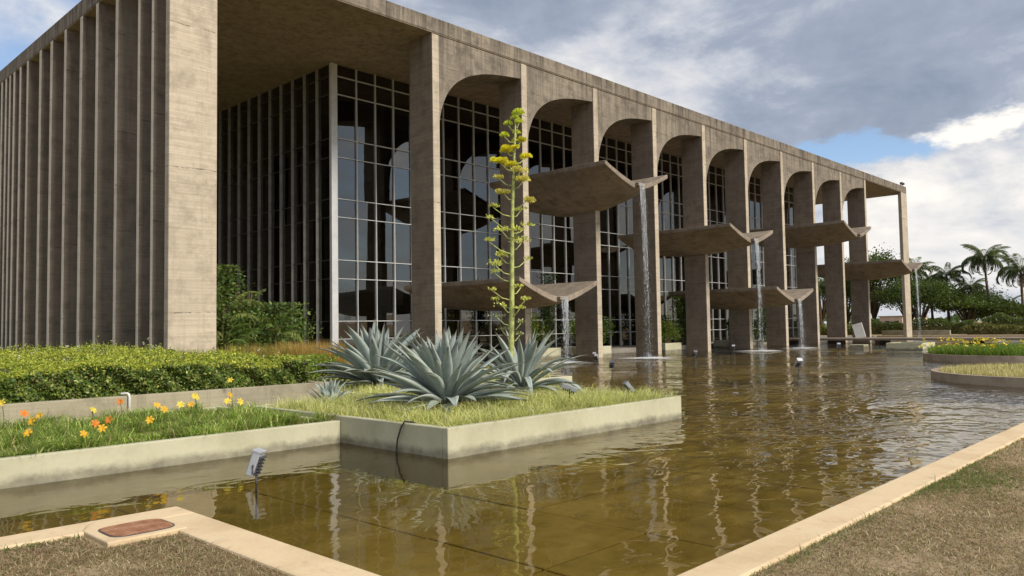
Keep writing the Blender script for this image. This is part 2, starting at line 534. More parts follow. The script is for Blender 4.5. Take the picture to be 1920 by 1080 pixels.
def mat_sheet():
    b = NB('water_sheet')
    p = b.principled((.75, .78, .80), .06, b.bump(b.noise(1.0, 4, .6, stretch=(16, 16, 1.5)), .5, .02), .9)
    tr = b.new('ShaderNodeBsdfTransparent'); tr.inputs[0].default_value = (.93, .95, .96, 1)
    m = b.new('ShaderNodeMixShader'); b.link(b.maprange(b.noise(1.0, 5, .65, stretch=(22, 22, 1.2)), .36, .68, .03, .38), m.inputs[0])
    b.link(tr.outputs[0], m.inputs[1]); b.link(p.outputs[0], m.inputs[2])
    return b.done(m)


M_SHEET = mat_sheet()


def mat_foam():
    b = NB('foam')
    p = b.principled((.86, .87, .86), .6, None, .4)
    tr = b.new('ShaderNodeBsdfTransparent')
    at = b.new('ShaderNodeAttribute'); at.attribute_name = 'tint'      # foam thins out from the landing point
    sp = b.new('ShaderNodeSeparateColor'); b.link(at.outputs['Color'], sp.inputs[0])
    m = b.new('ShaderNodeMixShader')
    b.link(b.math('MULTIPLY', b.maprange(b.noise(7, 6, .7), .34, .60, .25, 1.0), sp.outputs[0]), m.inputs[0])
    b.link(tr.outputs[0], m.inputs[1]); b.link(p.outputs[0], m.inputs[2])
    return b.done(m)


M_FOAM = mat_foam()
M_BLACK = mat_plain('black_rubber', (.02, .02, .02), .5, .2)
M_LAMP = mat_plain('lamp_housing', (.42, .43, .45), .4, .1, 8, .5, .2)
M_LAMPD = mat_plain('lamp_dark_metal', (.07, .07, .075), .45, .2, 8, .5, .2)
M_LAMPG = mat_plain('lamp_grey', (.26, .27, .28), .45, .15, 8, .5, .3)
M_RUST = None


def mat_rust():
    b = NB('rusty_iron')
    n1 = b.noise(7, 7, .65); n2 = b.noise(45, 4, .7)
    c = b.ramp(n1, [(.3, (.14, .055, .028)), (.5, (.33, .15, .075)), (.7, (.44, .25, .14))])
    vo = b.new('ShaderNodeTexChecker'); vo.inputs['Scale'].default_value = 42
    mp = b.new('ShaderNodeMapping'); mp.inputs['Rotation'].default_value = (0, 0, .8)
    b.link(b.pos, mp.inputs[0]); b.link(mp.outputs[0], vo.inputs[0])
    h = b.math('ADD', vo.outputs[1], b.math('MULTIPLY', n2, .5))
    c = b.mix(b.maprange(vo.outputs[1], 0, 1, .25, 0), c, (.09, .04, .025))
    return b.done(b.principled(c, .85, b.bump(h, .6, .01), .3))


M_RUST = mat_rust()

# ------------------------------------------------------------------ key dimensions (metres)
D = 27.08            # front plane of the colonnade
XL, XR = 11.28, 89.67
C1 = 23.255          # left face of the first column
BAY, NCOL = 6.0, 10
TH, DEP = .41, 1.64  # column thickness and depth
H, SOF = 16.14, 15.44
GY, GX, GX2 = 33.80, 22.30, 78.65
REAR = 88.0

# ------------------------------------------------------------------ ground, pool
g = MB()
def sheet(m, x0, x1, y0, y1, z):
    b = len(m.v); m.v += [(x0, y0, z), (x1, y0, z), (x1, y1, z), (x0, y1, z)]; m.f.append((b, b + 1, b + 2, b + 3))
GZ = .07
FARX = 2600
sheet(g, -FARX, 2.86, -FARX, 7.16, GZ)
sheet(g, 2.86, 18.6, -FARX, 2.53, GZ)
sheet(g, 18.6, FARX, -FARX, -24, GZ)
sheet(g, 93.0, FARX, -24, FARX, GZ + .1)
sheet(g, -FARX, -30, 7.16, FARX, GZ)
sheet(g, -30, 93, 34.2, FARX, GZ)
tag(g.build('ground', M_LAWN), kind='structure')

fl = MB()
fl.box(-30.5, 93.5, -24.5, 34.6, -.62, -.44)
floor = fl.build('pool_floor', M_FLOOR); tag(floor, kind='structure')
# stone slabs of the basin, with open joints between them
slab_mesh = {}
S = 1.60
for ix in range(-2, 9):
    for iy in range(-1, 5):
        x0 = 5.27 + ix * S; y0 = 4.70 + iy * S
        a0, a1, c0, c1 = x0 + .012, x0 + S - .012, y0 + .012, y0 + S - .012
        if a1 < 3.3 and c0 < 7.6: continue
        a0 = max(a0, 1.2)
        if c0 < 2.9 : c0 = max(c0, 2.75)
        if c1 - c0 < .2 or a1 - a0 < .2: continue
        sb = MB().box(a0, a1, c0, c1, -.4395, -.40 + random.uniform(-.006, .006))
        sb.build('slab', M_FLOOR, floor, bevel=.008, seg=1)

w = MB()
NXW = 2
sheet(w, -30, 93, 2.55, 34.3, 0.0)
sheet(w, 18.7, 93, -24, 2.55, 0.0)
water = w.build('water', M_WATER); tag(water, kind='structure')

# pool edge kerbs
k = MB(); k.box(-30, 3.24, 7.15, 7.54, -.5, .10); k.box(2.85, 3.24, 2.87, 7.15, -.5, .10)
k.v = k.v  # one cast kerb round the lawn corner
k1 = k.build('pool_kerb', M_KERB, bevel=.02)
tag(k1, 'pale sandy concrete kerb turning the lawn corner beside the rusty manhole cover', 'kerb')
k = MB(); k.box(3.24, 18.9, 2.53, 2.87, -.5, .10); k.box(18.56, 18.9, -24, 2.53, -.5, .10)
k2 = k.build('pool_kerb', M_KERB, bevel=.02)
tag(k2, 'long pale concrete kerb running diagonally between pool and brown lawn at right', 'kerb')

# ------------------------------------------------------------------ planters
def ring(x0, x1, y0, y1, z1, t, z0=-.45):
    m = MB()
    m.box(x0, x1, y0, y0 + t, z0, z1)
    m.box(x0, x1, y1 - t, y1, z0, z1)
    m.box(x0, x0 + t, y0 + t + .002, y1 - t - .002, z0, z1 - .001)
    m.box(x1 - t, x1, y0 + t + .002, y1 - t - .002, z0, z1 - .001)
    return m

def planter(x0, x1, y0, y1, z1, label, soil=.08, t=.12):
    e = empty('planter', ((x0 + x1) / 2, (y0 + y1) / 2, 0), keep_world=True)
    tag(e, label, 'planter')
    ring(x0, x1, y0, y1, z1, t).build('planter_wall', M_PLANT, e, bevel=.012)
    MB().box(x0 + t - .01, x1 - t + .01, y0 + t - .01, y1 - t + .01, -.4, z1 - soil).build('soil', M_BED, e)
    return e

PA = (7.03, 12.85, 7.95, 13.30)
planter(*PA, .41, 'large cream planter with the front agaves, its corner jutting into the pool')
planter(-14, 7.025, 10.45, 14.48, .34, 'long low cream planter of orange and yellow daylilies along the water')
planter(9.55, 16.2, 13.33, 19.4, .44, 'cream planter behind the flowering agave, mostly hidden by its leaves')

# retaining wall of the hedge bed
wall = empty('retaining_wall', (0, 14.6, 0), keep_world=True)
tag(wall, 'weathered low concrete wall at the foot of the clipped hedge', 'wall')
M_OLDW = mat_concrete('old_low_wall', (.42, .375, .265), (.35, .31, .22), (.17, .145, .10), .7, 30, .2)
MB().box(-14, 5.36, 14.50, 14.66, -.4, .65).build('wall_panel', M_OLDW, wall, bevel=.01)
MB().box(5.375, 9.5, 14.50, 14.66, -.4, .65).build('wall_panel', M_OLDW, wall, bevel=.01)
MB().box(9.34, 9.5, 14.665, 26, -.4, .645).build('wall_panel', M_OLDW, wall, bevel=.01)
pp = MB()
pp.tube([(5.36, 14.46, .30), (5.36, 14.46, .62), (5.36, 14.47, .675), (5.355, 14.52, .69), (5.25, 14.56, .69)], .022, 8)
tag(pp.build('drain_pipe', M_CURT, smooth=True), 'thin white pipe bent over the low wall below the hedge', 'pipe')

# garden bed behind the retaining wall and round the corner pillar
gb = MB()
gb.box(-29.9, 9.335, 14.67, 60, -.4, .60)
gb.box(9.505, 21.8, 19.42, 60, -.4, .32)
tag(gb.build('garden_bed', M_BED), kind='structure')
gf = MB(); gf.box(21.81, 90.5, 31.0, REAR, -.4, .262)
tag(gf.build('gallery_floor', mat_plain('paving', (.22, .20, .17), .7, .25, 2)), kind='structure')

# ------------------------------------------------------------------ the palace
pal = empty('palace', ((XL + XR) / 2, D, 0), keep_world=True)
tag(pal, 'long brown concrete palace with arched colonnade, dark glass walls and projecting water bowls', 'building')

roof = MB().box(XL, XR, D, REAR, SOF, H).build('roof_slab', M_WALL, pal, bevel=.03)
MB().box(XL + .03, XR - .03, D + .03, REAR - .03, SOF - .03, SOF + .002).build('soffit', M_SOFF, pal)
MB().box(C1 + .05, C1 + 9 * BAY + TH - .05, D + .09, D + DEP - .1, SOF - .085, SOF - .029).build('shadow_joint', M_SOFF, pal)

# corner pillars (wide thin slabs)
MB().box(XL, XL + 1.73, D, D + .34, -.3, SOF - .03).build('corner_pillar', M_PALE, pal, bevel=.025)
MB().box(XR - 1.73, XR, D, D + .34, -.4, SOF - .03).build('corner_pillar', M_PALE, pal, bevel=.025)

# columns: pale front edge, board-marked sides
col_bm = MB().box(0, TH, .012, DEP, -.44, SOF - .086)
colm = None
for i in range(NCOL):
    x = C1 + i * BAY
    m = MB().box(x, x + TH, D + .012, D + DEP, -.44, SOF - .086)
    c = m.build('column', M_CONC, pal, bevel=.03)
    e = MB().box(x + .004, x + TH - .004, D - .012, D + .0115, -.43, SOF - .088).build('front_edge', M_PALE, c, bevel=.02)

# asymmetric arches between the columns
ctrl = [(.41, 10.1), (.415, 10.6), (.43, 11.05), (.48, 11.5), (.62, 12.04), (.95, 12.72), (1.48, 13.32), (2.18, 13.78), (2.9, 14.06), (3.6, 14.25), (4.6, 14.41), (5.99, 14.56)]
def catmull(P, n=5):
    out = []
    for i in range(len(P) - 1):
        p0 = P[max(i - 1, 0)]; p1 = P[i]; p2 = P[i + 1]; p3 = P[min(i + 2, len(P) - 1)]
        for k in range(n):
            t = k / n
            out.append(tuple(.5 * (2 * b + (c - a) * t + (2 * a - 5 * b + 4 * c - d) * t * t + (3 * b - a - 3 * c + d) * t ** 3) for a, b, c, d in zip(p0, p1, p2, p3)))
    out.append(P[-1]); return out
arc = catmull(ctrl)
arch_me = None
for i in range(NCOL - 1):
    x = C1 + i * BAY
    m = MB(); n = len(arc); zt = SOF - .0865; y0, y1 = D + .035, D + DEP - .02
    for (dx, z) in arc: m.v.append((x + dx + .002, y0, z))
    for (dx, z) in arc: m.v.append((x + dx + .002, y0, zt))
    for (dx, z) in arc: m.v.append((x + dx + .002, y1, z))
    for (dx, z) in arc: m.v.append((x + dx + .002, y1, zt))
    for j in range(n - 1):
        m.f.append((j, j + 1, n + j + 1, n + j))
        m.f.append((2 * n + j + 1, 2 * n + j, 3 * n + j, 3 * n + j + 1))
        m.f.append((j + 1, j, 2 * n + j, 2 * n + j + 1))
        m.f.append((n + j, n + j + 1, 3 * n + j + 1, 3 * n + j))
    m.f.append((0, n, 3 * n, 2 * n)); m.f.append((n - 1, 3 * n - 1, 4 * n - 1, 2 * n - 1))
    m.build('arch', M_WALL, pal)

# fins of the left side facade
fin_y = [(28.44, 28.63), (29.70, 29.90), (31.91, 32.16), (34.07, 34.34), (35.97, 36.27), (38.05, 38.34), (40.0, 40.31), (41.65, 41.98), (43.76, 44.03), (45.0, 45.28), (46.1, 46.38), (46.9, 47.15), (47.65, 47.9), (48.45, 48.7)]
yy = 49.6
while yy < REAR - 1:
    fin_y.append((yy, yy + .27)); yy += random.choice([.85, 1.2, 2.1, 2.0, 1.7])
for a, b_ in fin_y:
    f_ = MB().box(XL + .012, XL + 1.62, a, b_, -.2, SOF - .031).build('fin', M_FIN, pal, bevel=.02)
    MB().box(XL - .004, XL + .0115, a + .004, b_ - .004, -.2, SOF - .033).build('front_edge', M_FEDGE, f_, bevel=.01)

# projecting bowls
BOWLS = [  # column index, front y, rim z, end depth, middle depth
    (1, 24.85, 4.12, .86, 1.16), (2, 24.26, 10.36, .86, 1.86), (4, 23.70, 8.06, .78, 1.28),
    (5, 23.60, 4.27, .78, 1.14), (7, 23.52, 9.80, .85, 1.32), (9, 23.10, 7.32, .75, 1.26)]
def bowl(ci, yf, R, de, dm):
    xc = C1 + ci * BAY + TH / 2
    hw, sp, NU, NV, LEN = 2.95, .34, 12, 18, 8.55
    us = [-hw + (hw - sp) * i / NU for i in range(NU + 1)] + [sp + (hw - sp) * i / NU for i in range(NU + 1)]
    m = MB(); nu = len(us)
    for layer in (0, 1):
        for j in range(NV + 1):
            v = j / NV
            d = de + (dm - de) * math.sin(PI * v) ** .75
            for u in us:
                t = max(0, (abs(u) - sp) / (hw - sp))
                z = R - d * (1 - t ** 1.28)
                if layer: z -= .30 - .07 * t
                m.v.append((xc + u, yf + LEN * v, z))
    def ix(l, j, i): return l * (NV + 1) * nu + j * nu + i
    for j in range(NV):
        for i in range(nu - 1):
            m.f.append((ix(0, j, i), ix(0, j, i + 1), ix(0, j + 1, i + 1), ix(0, j + 1, i)))
            m.f.append((ix(1, j, i + 1), ix(1, j, i), ix(1, j + 1, i), ix(1, j + 1, i + 1)))
        m.f.append((ix(0, j, 0), ix(0, j + 1, 0), ix(1, j + 1, 0), ix(1, j, 0)))
        m.f.append((ix(0, j + 1, nu - 1), ix(0, j, nu - 1), ix(1, j, nu - 1), ix(1, j + 1, nu - 1)))
    for i in range(nu - 1):
        m.f.append((ix(0, 0, i + 1), ix(0, 0, i), ix(1, 0, i), ix(1, 0, i + 1)))
        m.f.append((ix(0, NV, i), ix(0, NV, i + 1), ix(1, NV, i + 1), ix(1, NV, i)))
    o = m.build('water_bowl', M_BOWL, pal, bevel=.03)
    # spout lip and its cheeks
    z0 = R - de
    MB().box(xc - .32, xc + .32, yf - .22, yf - .003, z0 - .20, z0 - .03).build('spout', M_WALL, o, bevel=.02)
    return xc, yf, R, de
M_BOWL = mat_concrete('concrete_bowl', (.405, .33, .25), (.325, .265, .20), (.12, .097, .075), .8, 40, .6)
bowls = [bowl(*b) for b in BOWLS]

# glass box: panes, mullions, transoms
ROWS = [.29, 1.31, 2.22, 4.38, 5.33, 7.52, 8.46, 10.6, 11.57, 13.86, 14.80, SOF - .03]
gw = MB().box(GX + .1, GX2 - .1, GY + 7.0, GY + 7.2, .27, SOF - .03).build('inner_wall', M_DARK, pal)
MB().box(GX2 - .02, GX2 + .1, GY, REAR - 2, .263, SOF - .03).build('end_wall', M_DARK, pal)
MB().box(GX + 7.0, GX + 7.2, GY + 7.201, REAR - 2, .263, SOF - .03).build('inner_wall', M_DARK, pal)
for z0, z1 in ((4.55, 5.2), (7.7, 8.35), (10.75, 11.45), (14.0, 14.7)):
    m = MB(); m.box(GX + .16, GX2 - .12, GY + .16, GY + 6.999, z0, z1); m.box(GX + .16, GX + 6.999, GY + 7.0, REAR - 3, z0, z1)
    m.build('floor_slab', M_SLAB, pal)
gfront = MB().box(GX, GX2, GY, GY + .10, .264, .29).build('glass_wall', M_ALUD, pal)
gside = MB().box(GX, GX + .10, GY + .101, REAR - 3, .264, .29).build('glass_wall', M_ALUD, pal)
post = MB(); post.box(GX - .06, GX + .30, GY - .05, GY + .16, .265, SOF - .031)
post.build('corner_post', M_ALU, pal, bevel=.01)
PW = 1.205
X0 = GX + .30
def ncols(a, b): return int((b - a) / PW)
NF = ncols(X0, GX2)
# shared pane meshes
def pane_mesh(w_, h_, axis):
    me = bpy.data.meshes.new('pane')
    t = .006
    if axis == 'x': mb = MB().box(-w_ / 2, w_ / 2, -t, t, -h_ / 2, h_ / 2)
    else: mb = MB().box(-t, t, -w_ / 2, w_ / 2, -h_ / 2, h_ / 2)
    me.from_pydata(mb.v, [], mb.f); me.materials.append(M_GLASS); return me
pm = {}
def add_pane(axis, a, r, parent):
    z0, z1 = ROWS[r], ROWS[r + 1]
    key = (axis, r)
    if key not in pm: pm[key] = pane_mesh(PW - .05, z1 - z0 - .05, axis)
    o = bpy.data.objects.new('pane', pm[key]); COL.objects.link(o)
    o.parent = parent
    if axis == 'x': o.location = (a, GY + .07, (z0 + z1) / 2); o.rotation_euler = (random.gauss(0, .006), 0, random.gauss(0, .006))
    else: o.location = (GX + .07, a, (z0 + z1) / 2); o.rotation_euler = (0, random.gauss(0, .003), random.gauss(0, .003))
rest_f = MB(); rest_s = MB()
SEEN_F = 17; SEEN_S = 9
for i in range(NF + 1):
    xa = X0 + i * PW; xb = min(xa + PW, GX2 - .05)
    for r in range(11):
        if i < SEEN_F and (r < 10 or i < 14): add_pane('x', (xa + xb) / 2, r, gfront)
        else: rest_f.box(xa + .02, xb - .02, GY + .064, GY + .076, ROWS[r] + .02, ROWS[r + 1] - .02)
tag(rest_f.build('panes', M_GLASS, gfront), kind='stuff')
NS = 40
for j in range(NS):
    ya = GY + .16 + j * PW
    for r in range(11):
        if 0 <= j < SEEN_S: add_pane('y', ya + PW / 2, r, gside)
        else: rest_s.box(GX + .064, GX + .076, ya + .02, ya + PW - .02, ROWS[r] + .02, ROWS[r + 1] - .02)
tag(rest_s.build('panes', M_GLASS, gside), kind='stuff')
for i in range(1, NF + 1):
    x = X0 + i * PW
    MB().box(x - .017, x + .017, GY - .045, GY + .12, .291, SOF - .031).build('mullion', M_ALU, gfront)
for j in range(1, NS + 1):
    y = GY + .16 + j * PW
    MB().box(GX - .09, GX + .12, y - .022, y + .022, .291, SOF - .031).build('mullion', M_ALUS, gside)
for r in range(1, 11):
    z = ROWS[r]
    MB().box(X0, GX2, GY - .02, GY + .13, z - .015, z + .015).build('transom', M_ALU, gfront)
    MB().box(GX + .01, GX + .13, GY + .161, GY + .16 + NS * PW, z - .014, z + .014).build('transom', M_BRONZE, gside)
# curtains and blinds behind some panes
def curtain(x, r):
    z0, z1 = ROWS[r] + .03, ROWS[r + 1] - .03
    drop = random.choice([1, 1, .8, .6, .45])
    m = MB(); n = 16
    w_ = PW * random.choice([.9, .55, .9])
    x0 = x + random.uniform(.05, .25)
    za = z1 - (z1 - z0) * drop
    for i in range(n + 1):
        yy_ = GY + .30 + .035 * math.sin(i * 1.9)
        m.v += [(x0 + w_ * i / n, yy_, za), (x0 + w_ * i / n, yy_, z1)]
    for i in range(n): m.f.append((2 * i, 2 * i + 2, 2 * i + 3, 2 * i + 1))
    m.build('curtain', M_CURT, pal)
for i in range(NF):
    for r in (2, 4, 6, 8):
        if random.random() < .62: curtain(X0 + i * PW, r)

# rooftop mast and lights
mast = MB().tube([(88.6, 34, H - .01), (88.6, 34, H + 1.9)], .03, 6); mast.tube([(88.6, 34, H + 1.88), (88.45, 34.2, H + 2.2)], .10, 6)
tag(mast.build('roof_mast', M_LAMPD), 'thin mast standing on the far right end of the roof', 'mast')
for q, (xx, tx) in enumerate(((88.9, 'left one of two small floodlights on the far right roof corner'), (89.4, 'right one of two small floodlights on the far right roof corner'))):
    m = MB(); m.tube([(xx, D + .3, H - .005), (xx, D + .3, H + .22)], .03, 6); m.box(xx - .14, xx + .14, D + .1, D + .34, H + .22, H + .44)
    tag(m.build('roof_floodlight', M_LAMPD), tx, 'floodlight', 'floodlights on the roof corner')

# ------------------------------------------------------------------ waterfalls
def waterfall(idx, label):
    xc, yf, R, de = bowls[idx]
    z0 = R - de - .03; h = z0
    T = math.sqrt(2 * h / 9.8); v0 = .13
    e = empty('waterfall', (xc, yf - .2 - v0 * T, 0), keep_world=True)
    tag(e, label, 'waterfall', 'water falling from the bowls')
    # glassy sheet just under the lip
    sh = MB(); nu_, nv_ = 14, 12
    for j in range(nv_ + 1):
        for i in range(nu_ + 1):
            t = T * (.46 + .12 * math.sin(i * 1.7 + idx) * (j / nv_)) * j / nv_ * .9
            f = t / T
            sh.v.append((xc + (i / nu_ - .5) * .54 * (1 - .2 * f), yf - .22 - v0 * t + .012 * math.sin(i * 2.1 + j * .8) * f, z0 - 4.9 * t * t))
    for j in range(nv_):
        for i in range(nu_): sh.f.append((j * (nu_ + 1) + i, j * (nu_ + 1) + i + 1, (j + 1) * (nu_ + 1) + i + 1, (j + 1) * (nu_ + 1) + i))
    sh.build('water_sheet', M_SHEET, e, smooth=True)
    m = MB()
    nst = 16
    for s in range(nst):
        off = (s / (nst - 1) - .5) * .50
        pts = []; rad = []
        n = int(10 + h * 8)
        ph = random.uniform(0, 6); amp = random.uniform(.01, .06)
        a0 = random.uniform(.0, .45); stop = random.uniform(.6, 1.0)
        for k in range(n + 1):
            t = T * (a0 + (stop - a0) * k / n)
            f = t / T
            z = z0 - 4.9 * t * t
            y = yf - .22 - v0 * t * random.uniform(.98, 1.02)
            x = xc + off * (1 - .2 * f) + amp * math.sin(ph + k * .9) * f + random.gauss(0, .006) * f
            pts.append((x, y, max(z, -.02)))
            rad.append(max(.0015, (.008 - .002 * f) * (1 + 1.1 * math.sin(ph * 2 + k * (1.3 + .13 * s)) * (.3 + f))))
        m.tube(pts, rad, 5)
    tag(m.build('water_strands', M_FALL, e, smooth=True), kind='stuff')
    # drops breaking off lower down, and the splash round the landing point
    nd = int(700 + h * 150)
    t = T * np.sqrt(RNG.uniform(.10, 1, nd))
    c = np.stack([xc + RNG.normal(0, .13, nd) * (1 + t / T * .9), yf - .22 - v0 * t + RNG.normal(0, .08, nd), z0 - 4.9 * t * t], 1)
    ns = 420; a_ = RNG.uniform(0, 2 * PI, ns); q_ = np.abs(RNG.normal(0, .38, ns))
    c2 = np.stack([xc + q_ * np.cos(a_), yf - .22 - v0 * T + q_ * np.sin(a_), np.abs(RNG.normal(0, .16, ns)) * np.exp(-q_ * 1.2) + .02], 1)
    c = np.concatenate([c, c2])
    c = c[c[:, 2] > 0.01]
    octv = np.array([(1, 0, 0), (-1, 0, 0), (0, 1, 0), (0, -1, 0), (0, 0, 2.0), (0, 0, -2.0)], float)
    octf = [(0, 2, 4), (2, 1, 4), (1, 3, 4), (3, 0, 4), (2, 0, 5), (1, 2, 5), (3, 1, 5), (0, 3, 5)]
    sz = RNG.uniform(.003, .013, len(c))
    v = (c[:, None, :] + octv[None] * sz[:, None, None]).reshape(-1, 3)
    tr = (np.arange(len(c))[:, None, None] * 6 + np.array(octf)[None]).reshape(-1, 3)
    tag(np_mesh('water_drops', v, np.zeros((0, 4), int), M_FALL, e, None, tr, True), kind='stuff')
    # foam patch where it lands
    fy = yf - .22 - v0 * T
    mm = MB(); nn = 40; b0 = 0
    mm.v.append((xc, fy, .03))
    rings = 4
    for rr in range(1, rings + 1):
        for kk in range(nn):
            w_ = 2 * PI * kk / nn
            rad_ = (1.15 + min(h, 9) * .06) * rr / rings * (1 + .18 * math.sin(3 * w_ + idx) + random.uniform(-.08, .08))
            mm.v.append((xc + rad_ * math.cos(w_), fy + rad_ * math.sin(w_), .03 - .024 * rr / rings + random.uniform(0, .02) * (rr < rings)))
    for kk in range(nn):
        k2_ = (kk + 1) % nn
        mm.f.append((0, 1 + kk, 1 + k2_))
        for rr in range(rings - 1):
            mm.f.append((1 + rr * nn + kk, 1 + (rr + 1) * nn + kk, 1 + (rr + 1) * nn + k2_, 1 + rr * nn + k2_))
    fo_ = mm.build('splash_foam', M_FOAM, e, smooth=True)
    ca = fo_.data.color_attributes.new('tint', 'FLOAT_COLOR', 'POINT')
    cv4 = np.ones((len(mm.v), 4), dtype=np.float32); cv4[1:, 0] = np.repeat([.95, .7, .35, 0.0], nn)
    ca.data.foreach_set('color', cv4.ravel())
waterfall(0, 'short waterfall from the lowest and nearest bowl, behind the flowering agave')
waterfall(1, 'tallest thin waterfall from the highest near bowl, in front of a column')
waterfall(2, 'waterfall from the middle bowl at half height of the facade')
waterfall(3, 'thick short waterfall from the low bowl beside the bridge')
waterfall(5, 'farthest waterfall beside the right corner pillar and the palms')

# ------------------------------------------------------------------ gallery planters and plants
def box_planter(x0, x1, y0, y1, z1, label):
    return planter(x0, x1, y0, y1, z1, label, .06, .08)

gp = [(36.35, 39.0, 28.95, 30.6, 'small cream planter box between the third and fourth columns'),
      (45.0, 47.0, 28.95, 30.4, 'small cream planter box between the fourth and fifth columns'),
      (53.9, 57.2, 28.95, 30.4, 'small cream planter box just right of the sixth column'),
      (30.3, 35.0, 29.6, 30.9, 'low planter box behind the nearest waterfall')]
for x0, x1, y0, y1, lb in gp: box_planter(x0, x1, y0, y1, .55, lb)
GREEN = [(.035, .070, .014, 3), (.055, .105, .018, 3), (.085, .14, .022, 1.5), (.022, .045, .012, 2)]
YGREEN = [(.12, .17, .022, 3), (.075, .125, .020, 2), (.20, .22, .03, 1)]

def bush(name, loc, rx, ry, h, n, pal_, label, cat='bush', leaf=.10, group=None, stems=True, aspect=.45):
    e = empty(name, loc); tag(e, label, cat, group)
    cl = 14
    cc = np.stack([RNG.normal(0, .42, cl) * rx, RNG.normal(0, .42, cl) * ry, RNG.uniform(.25, .92, cl) * h], 1)
    which = RNG.integers(0, cl, n)
    p = cc[which] + RNG.normal(0, 1, (n, 3)) * np.array([rx * .24, ry * .24, h * .14])
    p[:, 2] = np.clip(p[:, 2], .02, h * 1.05)
    leaf_cloud('foliage', p, RNG.uniform(.6, 1.4, n) * leaf, pick_colors(n, pal_), M_LEAF, e, aspect)
    if stems:
        m = MB()
        for q in range(7):
            c = cc[q]
            m.tube([(c[0] * .15, c[1] * .15, -.05), (c[0] * .5, c[1] * .5, c[2] * .55), tuple(c)], [.03, .02, .008], 6)
        m.build('stems', M_BARK, e)
    return e

bush('green_shrub', (37.6, 29.8, .48), 1.2, .8, 1.75, 2600, YGREEN, 'yellow green shrub in the planter right of the third column', leaf=.16, aspect=.25)
bush('green_shrub', (40.6, 31.6, .26), 1.2, .9, 2.0, 2200, GREEN, 'dark shrub by the glass behind the fourth column', leaf=.2)
bush('green_shrub', (46.2, 29.7, .48), 1.0, .7, 1.5, 2000, YGREEN, 'light green shrub in the planter right of the fourth column', leaf=.16, aspect=.25)
bush('green_shrub', (48.2, 31.4, .26), 1.3, .9, 2.1, 1800, GREEN, 'dark climbing shrub by the glass behind the fifth column', leaf=.2)
bush('green_shrub', (51.8, 31.6, .26), 1.2, .9, 3.4, 2600, GREEN, 'tall dark shrub against the glass left of the sixth column', leaf=.22)
bush('green_shrub', (56.0, 29.7, .48), 1.4, .7, 1.6, 1800, GREEN, 'low leafy shrub in the planter right of the sixth column', leaf=.18)
bush('green_shrub', (32.6, 30.3, .5), 1.7, .7, 2.0, 3600, YGREEN, 'rounded yellow green shrub behind the nearest waterfall', leaf=.14, aspect=.22)
bush('green_shrub', (35.4, 30.9, .26), .6, .6, 4.4, 2400, GREEN, 'tall dark climber left of the third column', leaf=.16)
bush('green_shrub', (62.5, 30.4, .26), 1.0, .7, 3.6, 2000, GREEN, 'dark shrub between the seventh and eighth columns', leaf=.22)
bush('green_shrub', (71.0, 30.5, .26), .9, .7, 4.4, 1800, GREEN, 'tall dark shrub between the eighth and ninth columns', leaf=.26)

# ------------------------------------------------------------------ bridge and pool furniture at right
br = empty('footbridge', (69, 10, 0), keep_world=True)
tag(br, 'low flat concrete footbridge crossing the pool at far right', 'bridge')
MB().box(67.0, 71.2, -22, 30.9, .24, .42).build('deck', M_CONC, br, bevel=.02)
for yb in (-16, -8, 0, 8, 16, 23, 29):
    MB().box(67.8, 70.4, yb, yb + .4, -.44, .239).build('pier', M_CONC, br)
bd = MB(); bd.box(-.04, .04, -.40, .40, 0, 1.25); bd.box(.041, .10, -.36, -.28, .06, 1.15); bd.box(.041, .10, .28, .36, .06, 1.15)
o = bd.build('sign_board', mat_plain('white_board', (.74, .72, .67), .6, .08), bevel=.008)
o.location = (67.6, 24.4, .422); o.rotation_euler = (-.27, 0.06, .1)
tag(o, 'plain white leaning board standing on the footbridge', 'board')
planter(51.5, 54.0, 15.0, 17.1, .43, 'plain cream box planter in the pool left of the round flower island')
planter(55.9, 58.5, 9.6, 12.3, .43, 'plain cream box planter behind the round flower island')
st = MB().box(58.6, 59.6, 21.0, 22.0, -.44, .12)
tag(st.build('stepping_stone', M_PLANT, bevel=.02), 'pale flat block in the water below the white board', 'block')

def island(cx, cy, r, z, label, sx=1, sy=1):
    e = empty('round_planter', (cx, cy, 0), keep_world=True); tag(e, label, 'planter')
    m = MB(); n = 72
    for rr, zz in ((r, -.44), (r, z), (r - .16, z), (r - .16, z - .1)):
        for k_ in range(n):
            w_ = 2 * PI * k_ / n; m.v.append((cx + rr * sx * math.cos(w_), cy + rr * sy * math.sin(w_), zz))
    for l in range(3):
        for k_ in range(n):
            k3 = (k_ + 1) % n; m.f.append((l * n + k_, l * n + k3, (l + 1) * n + k3, (l + 1) * n + k_))
    m.build('rim', mat_concrete('island_rim', (.44, .355, .265), (.36, .29, .215), (.20, .16, .12), .4, 30, .2), e, smooth=False)
    MB().disc_prism(cx, cy, r - .155, -.4, z - .05, 72, sx, sy).build('soil', M_BED, e)
    return e
island(27.3, 3.85, 3.75, .25, 'round planter of dry yellow grass nearest the right edge')
island(40.3, 7.9, 3.7, .29, 'round planter with green leaves and yellow flowers at right')

